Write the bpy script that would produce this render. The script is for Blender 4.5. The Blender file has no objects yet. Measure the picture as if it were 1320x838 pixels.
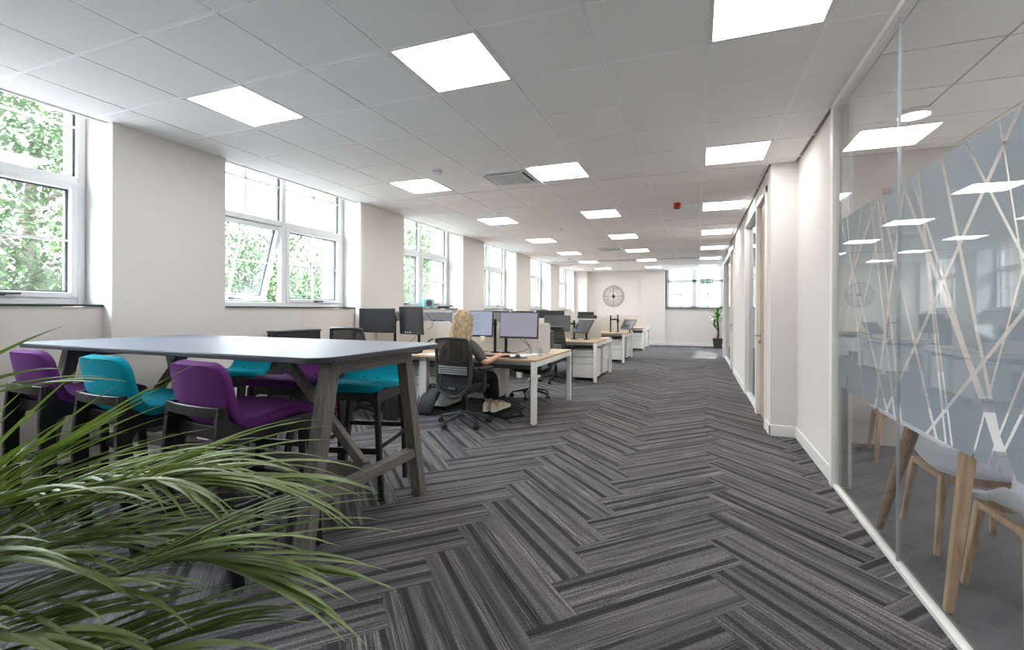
import bpy, bmesh, math, random
from mathutils import Vector, Matrix
PI = math.pi
R = math.radians
scene = bpy.context.scene
COL = scene.collection
random.seed(7)

# ------------------------------------------------------------------ helpers
def lin(r, g, b):
    def f(v):
        v /= 255.0
        return v / 12.92 if v <= 0.04045 else ((v + 0.055) / 1.055) ** 2.4
    return (f(r), f(g), f(b), 1.0)

class MB:
    """collects shapes as plain vertices and faces"""
    def __init__(self):
        self.v = []; self.f = []
    def add(self, vs, fs):
        o = len(self.v)
        self.v += [tuple(p) for p in vs]
        self.f += [tuple(i + o for i in q) for q in fs]
        return self
    def box(self, x0, x1, y0, y1, z0, z1):
        vs = [(x, y, z) for z in (z0, z1) for y in (y0, y1) for x in (x0, x1)]
        return self.add(vs, [(0, 2, 3, 1), (4, 5, 7, 6), (0, 1, 5, 4), (2, 6, 7, 3), (0, 4, 6, 2), (1, 3, 7, 5)])
    def obox(self, M, sx, sy, sz):
        vs = [M @ Vector((x * sx / 2, y * sy / 2, z * sz / 2)) for z in (-1, 1) for y in (-1, 1) for x in (-1, 1)]
        return self.add(vs, [(0, 2, 3, 1), (4, 5, 7, 6), (0, 1, 5, 4), (2, 6, 7, 3), (0, 4, 6, 2), (1, 3, 7, 5)])
    def bar(self, a, b, w, h, up=(0, 0, 1), w2=None, h2=None):
        """rectangular bar from a to b: w across, h along 'up'"""
        a = Vector(a); b = Vector(b); d = (b - a).normalized(); u = Vector(up)
        s = d.cross(u)
        if s.length < 1e-5: s = d.cross(Vector((0, 1, 0)))
        s.normalize(); u = s.cross(d).normalized()
        w2 = w if w2 is None else w2; h2 = h if h2 is None else h2
        vs = []
        for p, ww, hh in ((a, w, h), (b, w2, h2)):
            for i, j in ((-1, -1), (1, -1), (1, 1), (-1, 1)):
                vs.append(p + s * (i * ww / 2) + u * (j * hh / 2))
        return self.add(vs, [(3, 2, 1, 0), (4, 5, 6, 7), (0, 1, 5, 4), (1, 2, 6, 5), (2, 3, 7, 6), (3, 0, 4, 7)])
    def tube(self, pts, r, n=8, closed=False, r2=None, flat=1.0):
        pts = [Vector(p) for p in pts]; N = len(pts)
        rings = []; prev = None
        for k, p in enumerate(pts):
            if closed: t = pts[(k + 1) % N] - pts[k - 1]
            else: t = pts[min(k + 1, N - 1)] - pts[max(k - 1, 0)]
            if t.length < 1e-9: t = Vector((0, 0, 1))
            t.normalize()
            if prev is None:
                s = t.cross(Vector((0, 0, 1)))
                if s.length < 0.05: s = t.cross(Vector((0, 1, 0)))
            else:
                s = prev - t * prev.dot(t)
            s.normalize(); prev = s; u = s.cross(t)
            rr = r if r2 is None else r + (r2 - r) * k / max(1, N - 1)
            if callable(rr): rr = rr(k / (N - 1))
            rings.append([p + s * (math.cos(2 * PI * i / n) * rr) + u * (math.sin(2 * PI * i / n) * rr * flat) for i in range(n)])
        vs = [q for ring in rings for q in ring]; fs = []
        for k in range(N if closed else N - 1):
            a = k * n; b = ((k + 1) % N) * n
            for i in range(n):
                j = (i + 1) % n
                fs.append((a + i, a + j, b + j, b + i))
        if not closed:
            fs.append(tuple(range(n - 1, -1, -1))); fs.append(tuple((N - 1) * n + i for i in range(n)))
        return self.add(vs, fs)
    def lathe(self, prof, n=24, c=(0, 0, 0), M=None):
        vs = []; fs = []
        for r, z in prof:
            for i in range(n):
                a = 2 * PI * i / n
                p = Vector((r * math.cos(a), r * math.sin(a), z))
                if M is not None: p = M @ p
                vs.append(p + Vector(c))
        for k in range(len(prof) - 1):
            for i in range(n):
                j = (i + 1) % n
                fs.append((k * n + i, k * n + j, (k + 1) * n + j, (k + 1) * n + i))
        fs.append(tuple(range(n - 1, -1, -1))); fs.append(tuple((len(prof) - 1) * n + i for i in range(n)))
        return self.add(vs, fs)
    def prism(self, poly, axis, a, b, fn=None):
        """poly in the two other axes, pulled along axis from a to b"""
        n = len(poly); vs = []
        for t in (a, b):
            for p, q in poly:
                v = {'x': (t, p, q), 'y': (p, t, q), 'z': (p, q, t)}[axis]
                vs.append(fn(v) if fn else v)
        fs = [tuple(range(n - 1, -1, -1)), tuple(range(n, 2 * n))]
        for i in range(n):
            j = (i + 1) % n
            fs.append((i, j, n + j, n + i))
        return self.add(vs, fs)
    def ball(self, c, rx, ry=None, rz=None, n=12, m=8):
        ry = rx if ry is None else ry; rz = rx if rz is None else rz
        vs = []; fs = []
        for k in range(m + 1):
            t = PI * k / m
            for i in range(n):
                a = 2 * PI * i / n
                s = max(math.sin(t), 1e-4)
                vs.append((c[0] + rx * s * math.cos(a), c[1] + ry * s * math.sin(a), c[2] - rz * math.cos(t)))
        for k in range(m):
            for i in range(n):
                j = (i + 1) % n
                fs.append((k * n + i, k * n + j, (k + 1) * n + j, (k + 1) * n + i))
        fs.append(tuple(range(n - 1, -1, -1))); fs.append(tuple(m * n + i for i in range(n)))
        return self.add(vs, fs)
    def grid(self, fn, nu, nv):
        vs = [fn(i / nu, j / nv) for i in range(nu + 1) for j in range(nv + 1)]
        fs = [(i * (nv + 1) + j, (i + 1) * (nv + 1) + j, (i + 1) * (nv + 1) + j + 1, i * (nv + 1) + j + 1) for i in range(nu) for j in range(nv)]
        return self.add(vs, fs)
    def ring(self, R0, r, c, M=None, n=48, m=6):
        M = M or Matrix.Identity(3)
        pts = [M @ Vector((R0 * math.cos(2 * PI * i / n), R0 * math.sin(2 * PI * i / n), 0)) + Vector(c) for i in range(n)]
        return self.tube(pts, r, m, closed=True)
    def xf(self, M):
        self.v = [tuple(M @ Vector(p)) for p in self.v]; return self
    def build(self, name, mat, parent=None, bevel=0, seg=2, smooth=True, solid=0, sub=0, angle=35, off=0):
        me = bpy.data.meshes.new(name)
        me.from_pydata(self.v, [], self.f); me.validate()
        bm = bmesh.new(); bm.from_mesh(me)
        bmesh.ops.recalc_face_normals(bm, faces=bm.faces) if not solid else None
        bm.to_mesh(me); bm.free()
        o = bpy.data.objects.new(name, me); COL.objects.link(o)
        if mat: me.materials.append(mat)
        if parent: o.parent = parent
        if solid:
            m = o.modifiers.new('Solid', 'SOLIDIFY'); m.thickness = solid; m.offset = off
        if bevel:
            m = o.modifiers.new('Bevel', 'BEVEL'); m.width = bevel; m.segments = seg; m.limit_method = 'ANGLE'; m.angle_limit = R(30)
        if sub:
            m = o.modifiers.new('Sub', 'SUBSURF'); m.levels = sub; m.render_levels = sub
        if smooth:
            for p in me.polygons: p.use_smooth = True
            if not sub:
                try: me.set_sharp_from_angle(angle=R(angle))
                except Exception: pass
        return o

def arc(cx, cy, r, a0, a1, n=8):
    return [(cx + r * math.cos(R(a0 + (a1 - a0) * i / n)), cy + r * math.sin(R(a0 + (a1 - a0) * i / n))) for i in range(n + 1)]
def rrect(x0, x1, y0, y1, r, n=5):
    return arc(x1 - r, y0 + r, r, -90, 0, n) + arc(x1 - r, y1 - r, r, 0, 90, n) + arc(x0 + r, y1 - r, r, 90, 180, n) + arc(x0 + r, y0 + r, r, 180, 270, n)
def smooth_path(pts, n=6):
    """Catmull-Rom through the points"""
    P = [Vector(p) for p in pts]; out = []
    for i in range(len(P) - 1):
        p0 = P[max(i - 1, 0)]; p1 = P[i]; p2 = P[i + 1]; p3 = P[min(i + 2, len(P) - 1)]
        for k in range(n):
            t = k / n
            out.append(0.5 * ((2 * p1) + (p2 - p0) * t + (2 * p0 - 5 * p1 + 4 * p2 - p3) * t * t + (3 * p1 - p0 - 3 * p2 + p3) * t ** 3))
    out.append(P[-1]); return out

def tag(o, label, cat, group=None):
    o['label'] = label; o['category'] = cat
    if group: o['group'] = group
    return o
def struct(o):
    o['kind'] = 'structure'; return o
def empty(name, loc=(0, 0, 0), rz=0):
    o = bpy.data.objects.new(name, None); COL.objects.link(o)
    o.location = loc; o.rotation_euler = (0, 0, rz); o.empty_display_size = 0.1
    return o
def thing(name, label, cat, loc=(0, 0, 0), rz=0, group=None):
    return tag(empty(name, loc, rz), label, cat, group)
def dup(o, loc=None, rz=None, label=None, group=None, parent=None):
    c = o.copy(); COL.objects.link(c); c.parent = parent
    if loc is not None: c.location = loc
    if rz is not None: c.rotation_euler = (0, 0, rz)
    if label: c['label'] = label
    if group: c['group'] = group
    for ch in list(o.children): dup(ch, parent=c)
    return c

# ------------------------------------------------------------------ materials
def nodes_of(m):
    m.use_nodes = True
    nt = m.node_tree
    return nt, nt.nodes, nt.links
def mat(name, rgb, rough=0.5, metal=0.0, var=0.06, scale=30.0, bump=0.0, bscale=200.0, spec=0.5, stretch=(1, 1, 1), sheen=0.0, coat=0.0):
    m = bpy.data.materials.new(name); nt, N, L = nodes_of(m)
    b = N['Principled BSDF']
    b.inputs['Roughness'].default_value = rough; b.inputs['Metallic'].default_value = metal
    b.inputs['Specular IOR Level'].default_value = spec
    if sheen: b.inputs['Sheen Weight'].default_value = sheen
    if coat: b.inputs['Coat Weight'].default_value = coat
    c = lin(*rgb)
    tc = N.new('ShaderNodeTexCoord'); mp = N.new('ShaderNodeMapping'); mp.inputs['Scale'].default_value = stretch
    L.new(tc.outputs['Object'], mp.inputs['Vector'])
    nz = N.new('ShaderNodeTexNoise'); nz.inputs['Scale'].default_value = scale; nz.inputs['Detail'].default_value = 4
    L.new(mp.outputs[0], nz.inputs['Vector'])
    rp = N.new('ShaderNodeValToRGB')
    rp.color_ramp.elements[0].position = 0.3; rp.color_ramp.elements[1].position = 0.7
    rp.color_ramp.elements[0].color = tuple(v * (1 - var) for v in c[:3]) + (1,)
    rp.color_ramp.elements[1].color = tuple(min(1, v * (1 + var)) for v in c[:3]) + (1,)
    L.new(nz.outputs['Fac'], rp.inputs['Fac']); L.new(rp.outputs[0], b.inputs['Base Color'])
    if bump:
        n2 = N.new('ShaderNodeTexNoise'); n2.inputs['Scale'].default_value = bscale; n2.inputs['Detail'].default_value = 2
        L.new(mp.outputs[0], n2.inputs['Vector'])
        bp = N.new('ShaderNodeBump'); bp.inputs['Strength'].default_value = bump; bp.inputs['Distance'].default_value = 0.002
        L.new(n2.outputs['Fac'], bp.inputs['Height']); L.new(bp.outputs[0], b.inputs['Normal'])
    return m
def wood(name, c1, c2, axis='x', rough=0.45, scale=6.0, fine=1.0):
    m = bpy.data.materials.new(name); nt, N, L = nodes_of(m); b = N['Principled BSDF']
    b.inputs['Roughness'].default_value = rough
    tc = N.new('ShaderNodeTexCoord'); mp = N.new('ShaderNodeMapping')
    s = {'x': (0.6, 9, 9), 'y': (9, 0.6, 9), 'z': (9, 9, 0.6)}[axis]
    mp.inputs['Scale'].default_value = tuple(v * fine for v in s)
    L.new(tc.outputs['Object'], mp.inputs['Vector'])
    nz = N.new('ShaderNodeTexNoise'); nz.inputs['Scale'].default_value = scale; nz.inputs['Detail'].default_value = 6; nz.inputs['Distortion'].default_value = 0.6
    L.new(mp.outputs[0], nz.inputs['Vector'])
    rp = N.new('ShaderNodeValToRGB'); rp.color_ramp.elements[0].position = 0.3; rp.color_ramp.elements[1].position = 0.72
    rp.color_ramp.elements[0].color = lin(*c1); rp.color_ramp.elements[1].color = lin(*c2)
    L.new(nz.outputs['Fac'], rp.inputs['Fac']); L.new(rp.outputs[0], b.inputs['Base Color'])
    bp = N.new('ShaderNodeBump'); bp.inputs['Strength'].default_value = 0.15; bp.inputs['Distance'].default_value = 0.001
    L.new(nz.outputs['Fac'], bp.inputs['Height']); L.new(bp.outputs[0], b.inputs['Normal'])
    return m
def emit(name, rgb, strength, var=0.02):
    m = bpy.data.materials.new(name); nt, N, L = nodes_of(m)
    N.remove(N['Principled BSDF'])
    e = N.new('ShaderNodeEmission'); e.inputs['Strength'].default_value = strength
    tc = N.new('ShaderNodeTexCoord'); nz = N.new('ShaderNodeTexNoise'); nz.inputs['Scale'].default_value = 2
    L.new(tc.outputs['Object'], nz.inputs['Vector'])
    rp = N.new('ShaderNodeValToRGB'); c = lin(*rgb)
    rp.color_ramp.elements[0].color = tuple(v * (1 - var) for v in c[:3]) + (1,); rp.color_ramp.elements[1].color = c
    L.new(nz.outputs['Fac'], rp.inputs['Fac']); L.new(rp.outputs[0], e.inputs['Color'])
    L.new(e.outputs[0], N['Material Output'].inputs['Surface'])
    return m
class NX:
    """small arithmetic over shader nodes"""
    def __init__(self, nt): self.N = nt.nodes; self.L = nt.links
    def put(self, sock, v):
        if isinstance(v, (int, float)): sock.default_value = v
        else: self.L.new(v, sock)
    def m(self, op, a, b=None, c=None):
        n = self.N.new('ShaderNodeMath'); n.operation = op
        self.put(n.inputs[0], a)
        if b is not None: self.put(n.inputs[1], b)
        if c is not None: self.put(n.inputs[2], c)
        return n.outputs[0]
    def mix(self, f, a, b):
        n = self.N.new('ShaderNodeMix'); n.data_type = 'FLOAT'
        self.put(n.inputs[0], f); self.put(n.inputs[2], a); self.put(n.inputs[3], b)
        return n.outputs[0]
    def sep(self, v):
        n = self.N.new('ShaderNodeSeparateXYZ'); self.L.new(v, n.inputs[0]); return n.outputs
    def comb(self, x, y, z):
        n = self.N.new('ShaderNodeCombineXYZ')
        for s, v in zip(n.inputs, (x, y, z)): self.put(s, v)
        return n.outputs[0]
    def ramp(self, f, stops, interp='LINEAR'):
        n = self.N.new('ShaderNodeValToRGB'); n.color_ramp.interpolation = interp
        while len(n.color_ramp.elements) < len(stops): n.color_ramp.elements.new(0.5)
        for e, (p, c) in zip(n.color_ramp.elements, stops):
            e.position = p; e.color = c if len(c) == 4 else tuple(c) + (1,)
        self.L.new(f, n.inputs[0]); return n.outputs[0]

def carpet_material():
    m = bpy.data.materials.new('herringbone_carpet'); nt, N, L = nodes_of(m); b = N['Principled BSDF']
    b.inputs['Roughness'].default_value = 0.95; b.inputs['Specular IOR Level'].default_value = 0.15
    X = NX(nt); M = X.m
    g = N.new('ShaderNodeNewGeometry'); x, y, _ = X.sep(g.outputs['Position'])
    k = 0.70710678
    U = M('DIVIDE', M('ADD', M('MULTIPLY', M('SUBTRACT', x, y), k), 2.706), 0.25)
    V = M('DIVIDE', M('SUBTRACT', M('MULTIPLY', M('ADD', x, y), k), 0.79), 0.25)
    i = M('FLOOR', U); j = M('FLOOR', V)
    t = M('FLOORED_MODULO', M('ADD', i, j), 8.0)
    hz = M('LESS_THAN', t, 3.5)
    i0 = M('SUBTRACT', i, t); j0 = M('SUBTRACT', j, M('SUBTRACT', t, 4.0))
    along = X.mix(hz, M('SUBTRACT', V, j0), M('SUBTRACT', U, i0))      # 0..4
    across = X.mix(hz, M('SUBTRACT', U, i), M('SUBTRACT', V, j))       # 0..1
    ida = X.mix(hz, i, i0); idb = X.mix(hz, j0, j)
    wn = N.new('ShaderNodeTexWhiteNoise'); wn.noise_dimensions = '3D'
    L.new(X.comb(ida, idb, hz), wn.inputs['Vector'])
    rnd = wn.outputs['Value']; rc = X.sep(wn.outputs['Color'])
    # broad tonal bands across the width
    seed = M('MULTIPLY', rnd, 91.7)
    nz = N.new('ShaderNodeTexNoise'); nz.noise_dimensions = '3D'; nz.inputs['Scale'].default_value = 1.0; nz.inputs['Detail'].default_value = 1.5
    L.new(X.comb(M('MULTIPLY', across, 5.2), seed, M('MULTIPLY', along, 0.10)), nz.inputs['Vector'])
    band = nz.outputs['Fac']
    # fine yarn lines running the length of the plank, gathered in zones
    n2 = N.new('ShaderNodeTexNoise'); n2.inputs['Scale'].default_value = 1.0; n2.inputs['Detail'].default_value = 1
    L.new(X.comb(M('MULTIPLY', across, 46.0), M('ADD', seed, 7.0), M('MULTIPLY', along, 0.7)), n2.inputs['Vector'])
    nzn = N.new('ShaderNodeTexNoise'); nzn.inputs['Scale'].default_value = 1.0; nzn.inputs['Detail'].default_value = 0
    L.new(X.comb(M('MULTIPLY', across, 3.0), M('ADD', seed, 31.0), M('MULTIPLY', along, 0.2)), nzn.inputs['Vector'])
    zone = X.ramp(nzn.outputs['Fac'], [(0.38, (0.15, 0.15, 0.15)), (0.60, (1, 1, 1))])
    # short light flecks
    n3 = N.new('ShaderNodeTexNoise'); n3.inputs['Scale'].default_value = 1.0; n3.inputs['Detail'].default_value = 2
    L.new(X.comb(M('MULTIPLY', across, 62.0), M('MULTIPLY', along, 46.0), seed), n3.inputs['Vector'])
    # two dark bands per plank at places of their own, over a softly varying ground
    def dark(c, w):
        d = M('ABSOLUTE', M('SUBTRACT', M('ADD', across, M('MULTIPLY', M('SUBTRACT', nzn.outputs['Fac'], .5), .03)), c))
        n = N.new('ShaderNodeMath'); n.operation = 'MULTIPLY_ADD'; n.use_clamp = True
        L.new(M('SUBTRACT', w, d), n.inputs[0]); n.inputs[1].default_value = 22.0; n.inputs[2].default_value = .5
        return n.outputs[0]
    b1 = dark(M('MULTIPLY_ADD', rc[0], .30, .08), M('MULTIPLY_ADD', rc[1], .05, .045))
    b2 = M('MULTIPLY', dark(M('MULTIPLY_ADD', rc[2], .36, .54), M('MULTIPLY_ADD', rc[0], .06, .035)), M('MULTIPLY_ADD', rc[1], .7, .3))
    ground = X.ramp(band, [(0.30, lin(72, 71, 73)), (0.44, lin(94, 92, 94)), (0.58, lin(110, 107, 108)), (0.72, lin(92, 90, 92))])
    mb = N.new('ShaderNodeMix'); mb.data_type = 'RGBA'; L.new(M('MULTIPLY', M('MAXIMUM', b1, b2), .92), mb.inputs[0]); L.new(ground, mb.inputs[6]); mb.inputs[7].default_value = lin(50, 49, 51)
    tone = mb.outputs[2]
    mx = N.new('ShaderNodeMix'); mx.data_type = 'RGBA'; mx.blend_type = 'MULTIPLY'; L.new(zone, mx.inputs[0])
    L.new(tone, mx.inputs[6]); L.new(X.ramp(n2.outputs['Fac'], [(0.40, (0.50, 0.50, 0.51)), (0.52, (0.85, 0.85, 0.85)), (0.60, (1.7, 1.67, 1.62))]), mx.inputs[7])
    mx2 = N.new('ShaderNodeMix'); mx2.data_type = 'RGBA'; mx2.blend_type = 'MULTIPLY'; mx2.inputs[0].default_value = 0.9
    L.new(mx.outputs[2], mx2.inputs[6]); L.new(X.ramp(n3.outputs['Fac'], [(0.34, (0.5, 0.5, 0.5)), (0.66, (1.4, 1.4, 1.4))]), mx2.inputs[7])
    # seams
    edge = M('MINIMUM', M('MINIMUM', across, M('SUBTRACT', 1.0, across)), M('MINIMUM', along, M('SUBTRACT', 4.0, along)))
    seam = M('SMOOTH_MIN', M('DIVIDE', edge, 0.012), 1.0, 0.2)
    mx3 = N.new('ShaderNodeMix'); mx3.data_type = 'RGBA'; mx3.blend_type = 'MULTIPLY'; mx3.inputs[0].default_value = 0.5
    L.new(mx2.outputs[2], mx3.inputs[6]); L.new(X.comb(seam, seam, seam), mx3.inputs[7])
    L.new(mx3.outputs[2], b.inputs['Base Color'])
    bp = N.new('ShaderNodeBump'); bp.inputs['Strength'].default_value = 0.5; bp.inputs['Distance'].default_value = 0.003
    L.new(n3.outputs['Fac'], bp.inputs['Height']); L.new(bp.outputs[0], b.inputs['Normal'])
    return m

def glass_material(name, tint, refl_rough=0.0, ior=1.5, haze=0.0, boost=0.0):
    """thin architectural glass: clear straight through, mirror by angle, a little dust"""
    m = bpy.data.materials.new(name); nt, N, L = nodes_of(m); N.remove(N['Principled BSDF'])
    tr = N.new('ShaderNodeBsdfTransparent'); tr.inputs['Color'].default_value = tint
    gl = N.new('ShaderNodeBsdfGlossy'); gl.inputs['Roughness'].default_value = refl_rough
    X = NX(nt); gm = N.new('ShaderNodeNewGeometry')
    dt = N.new('ShaderNodeVectorMath'); dt.operation = 'DOT_PRODUCT'; L.new(gm.outputs['Normal'], dt.inputs[0]); L.new(gm.outputs['Incoming'], dt.inputs[1])
    c = X.m('ABSOLUTE', dt.outputs['Value'])
    f = X.m('MINIMUM', X.m('MULTIPLY_ADD', X.m('POWER', X.m('SUBTRACT', 1.0, c), 5.0), .96, .04 + boost), 1.0)
    ms = N.new('ShaderNodeMixShader'); L.new(f, ms.inputs[0]); L.new(tr.outputs[0], ms.inputs[1]); L.new(gl.outputs[0], ms.inputs[2])
    out = ms.outputs[0]
    if haze:
        tc = N.new('ShaderNodeTexCoord'); nz = N.new('ShaderNodeTexNoise'); nz.inputs['Scale'].default_value = 6; nz.inputs['Detail'].default_value = 6
        mp = N.new('ShaderNodeMapping'); mp.inputs['Scale'].default_value = (1, 2.0, 0.5)
        L.new(tc.outputs['Object'], mp.inputs[0]); L.new(mp.outputs[0], nz.inputs['Vector'])
        tl = N.new('ShaderNodeBsdfTranslucent'); tl.inputs['Color'].default_value = (0.9, 0.93, 0.95, 1)
        m2 = N.new('ShaderNodeMixShader')
        L.new(X.m('MULTIPLY', X.m('POWER', nz.outputs['Fac'], 2.0), haze * 3), m2.inputs[0]); L.new(out, m2.inputs[1]); L.new(tl.outputs[0], m2.inputs[2])
        out = m2.outputs[0]
    L.new(out, N['Material Output'].inputs['Surface'])
    return m

WHITE = mat('white_wall_paint', (221, 217, 213), 0.9, var=0.015, scale=3, bump=0.03, bscale=350)
TRIMW = mat('white_gloss_trim', (232, 230, 227), 0.4, var=0.01)
UPVC = mat('white_window_frame', (236, 238, 240), 0.35, var=0.01)
SILLM = mat('dark_sill', (52, 53, 58), 0.4, var=0.1)
TILE = mat('ceiling_tile', (243, 241, 239), 0.95, var=0.02, scale=120, bump=0.05, bscale=400)
BARM = mat('ceiling_grid_bar', (250, 250, 250), 0.6, var=0.01)
PANELM = emit('lit_panel_diffuser', (255, 254, 252), 8.0)
BRICK = mat('brick', (140, 100, 80), 0.9, var=0.25, scale=20)
CARPET = carpet_material()
ALU = mat('brushed_aluminium', (190, 190, 192), 0.3, 0.9, var=0.04, stretch=(1, 1, 30))
CHROME = mat('satin_chrome', (200, 200, 202), 0.2, 1.0, var=0.02)
BLACKP = mat('black_plastic', (30, 30, 32), 0.45, var=0.08)
BLACKM = mat('black_metal', (24, 24, 26), 0.4, 0.4, var=0.08)
DGREY = mat('dark_grey_plastic', (62, 63, 66), 0.45, var=0.05)
MGREY = mat('mid_grey_plastic', (128, 129, 130), 0.4, var=0.04)
GREYFR = mat('grey_chair_frame', (60, 61, 63), 0.35, var=0.04)
WMETAL = mat('white_powder_coat', (232, 231, 228), 0.45, var=0.012)
WPLAST = mat('white_plastic', (230, 232, 235), 0.35, var=0.01)
CREAM = mat('cream_screen_fabric', (216, 210, 203), 0.95, var=0.04, scale=200, bump=0.1, bscale=500)
OAK = wood('pale_oak_worktop', (176, 150, 124), (202, 178, 152), 'x')
OAKZ = wood('pale_oak_legs', (168, 138, 104), (206, 178, 144), 'z')
DOORW = wood('oak_door', (166, 140, 118), (192, 168, 146), 'z')
GREYWOOD = wood('grey_stained_wood', (98, 93, 89), (132, 127, 122), 'z', 0.5)
GREYWOODX = wood('grey_stained_wood_rail', (94, 89, 85), (126, 121, 116), 'y', 0.5)
BLACKWOOD = wood('black_stained_ply', (17, 17, 18), (34, 33, 34), 'z', 0.35)
TABLETOP = mat('slate_grey_laminate', (112, 118, 130), 0.42, var=0.03, scale=60, spec=0.35)
TEDGE = mat('dark_table_edge', (60, 62, 68), 0.4, var=0.05)
PURPLE = mat('purple_wool', (96, 46, 108), 0.95, var=0.10, scale=300, bump=0.12, bscale=700, spec=.2)
TEAL = mat('teal_wool', (0, 138, 158), 0.95, var=0.08, scale=300, bump=0.12, bscale=700, spec=.2)
RED = mat('red_plastic', (190, 34, 32), 0.4, var=0.04)
PAPER = mat('white_paper', (238, 238, 240), 0.8, var=0.01)
# ------------------------------------------------------------------ the room shell
H = 2.852; XG = 0.968; XP = 0.7225; XL = -4.55; YF = 18.29; YB = -2.2
GX, GY = 0.0479, 2.8929

def stc(name, mb, m, parent=None, **k):
    o = mb.build(name, m, parent, **k)
    if not parent: struct(o)
    return o

stc('floor', MB().box(-5.0, XG, YB - .1, YF + .1, -.1, 0).box(XG, 3.4, 5.5, YF + .1, -.1, 0), CARPET, smooth=False)
MFLOOR = mat('grey_vinyl_floor', (96, 98, 102), 0.5, var=0.22, scale=2.2)
stc('floor_meeting_room', MB().box(XG, 4.3, YB - .1, 5.5, -.1, 0), MFLOOR, smooth=False)

# suspended ceiling: grid backing with separate tiles dropping 8 mm below it
ROWS = [-1, 3, 7, 11, 15, 19, 23]
LCOLS = [-6, -3, 0]
lamp_cells = {(c, r) for c in LCOLS for r in ROWS + [-5]}
ac_cells = {(-4, 3), (-4, 14)}
VOID = mat('ceiling_shadow_gap', (150, 150, 150), .9, var=.02)
stc('ceiling', MB().box(-4.62, XG + .05, YB, YF + .1, H + .01, H + .1).box(XG + .05, 3.4, 5.5, YF + .1, H + .01, H + .1).box(XG + .05, 4.3, YB, 5.5, H + .01, H + .1), VOID, smooth=False)
gb = MB()
for i in range(-7, 3):
    x = GX + .6 * i
    if x < XP: gb.box(x - .014, x + .014, YB, YF, H + .004, H + .01)
for j in range(-8, 26):
    y = GY + .6 * j
    gb.box(-4.61, XG if y < 5.45 else (XP if y < 14.3 else 3.3), y - .014, y + .014, H + .0042, H + .01)
stc('ceiling_grid', gb, BARM, smooth=False)
tiles = MB()
def tile(x0, x1, y0, y1):
    if x1 - x0 > .03 and y1 - y0 > .03: tiles.box(x0, x1, y0, y1, H, H + .012)
for i in range(-9, 6):
    for j in range(-9, 27):
        if (i, j) in lamp_cells or (i, j) in ac_cells: continue
        x0 = GX + .6 * i + .0125; x1 = x0 + .575; y0 = GY + .6 * j + .0125; y1 = y0 + .575
        y0 = max(y0, YB); y1 = min(y1, YF)
        if i <= 1:
            tile(max(x0, -4.60), min(x1, XG - .03), y0, min(y1, 5.45))
            tile(max(x0, -4.60), min(x1, XP - .02), max(y0, 5.48), min(y1, 14.3))
            tile(max(x0, -4.60), x1, max(y0, 14.5), y1)
        else:
            tile(x0, min(x1, 3.3), max(y0, 14.5), y1)
for i in range(0, 6):
    for j in range(-9, 6):
        if (i, j) in {(3, -1), (2, -5), (4, -5), (4, -2), (1, -4), (3, 3), (4, 1)}: continue
        x0 = 1.03 + .6 * i; y0 = GY + .6 * j - .12
        tile(x0, min(x0 + .585, 4.2), max(y0, YB), min(y0 + .585, 5.44))
stc('ceiling_tiles', tiles, TILE, smooth=False)
stc('trim_1', MB().box(-4.66, -4.62, YB, YF + .1, H - .004, 3.2).box(-5.08, -4.62, YB, YF + .1, 3.2, 3.26), WHITE, smooth=False)

# ---- window wall
BAYS = [(-2.2, -.69), (.32, 2.40), (3.385, 5.475), (6.48, 8.55), (9.56, 11.62), (12.65, 14.69), (15.70, 17.76)]
wl = MB()
prev = YB
for a, b in BAYS:
    if a > prev: wl.box(-5.08, XL, prev, a, 0, 3.2)
    wl.box(-5.08, -4.68, a, b, 0, 1.315)
    prev = b
wl.box(-5.08, XL, prev, YF + .1, 0, 3.2)
stc('wall_left', wl, WHITE, smooth=False)
ow = MB(); prev = -4
for a, b in BAYS:
    ow.box(-5.36, -5.08, prev, a - .05 if a > -2 else a, -.4, 3.6); prev = b + .05
    ow.box(-5.36, -5.08, a - .05, b + .05, -.4, 1.28)
ow.box(-5.36, -5.08, prev, YF + 1, -.4, 3.6)
ow.box(-5.36, -5.08, -4, YF + 1, 3.24, 3.9)
BR = bpy.data.materials.new('outer_brickwork'); nt, N, L = nodes_of(BR)
bt = N.new('ShaderNodeTexBrick'); bt.inputs['Scale'].default_value = 4.4; bt.inputs['Color1'].default_value = lin(150, 128, 108); bt.inputs['Color2'].default_value = lin(124, 104, 90); bt.inputs['Mortar'].default_value = lin(180, 172, 160)
g_ = N.new('ShaderNodeNewGeometry'); X_ = NX(nt); sx_ = X_.sep(g_.outputs['Position'])
L.new(X_.comb(X_.m('ADD', sx_[1], sx_[0]), sx_[2], 0.0), bt.inputs['Vector']); L.new(bt.outputs['Color'], N['Principled BSDF'].inputs['Base Color']); N['Principled BSDF'].inputs['Roughness'].default_value = .9
stc('wall_outside', ow, BR, smooth=False)

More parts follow.
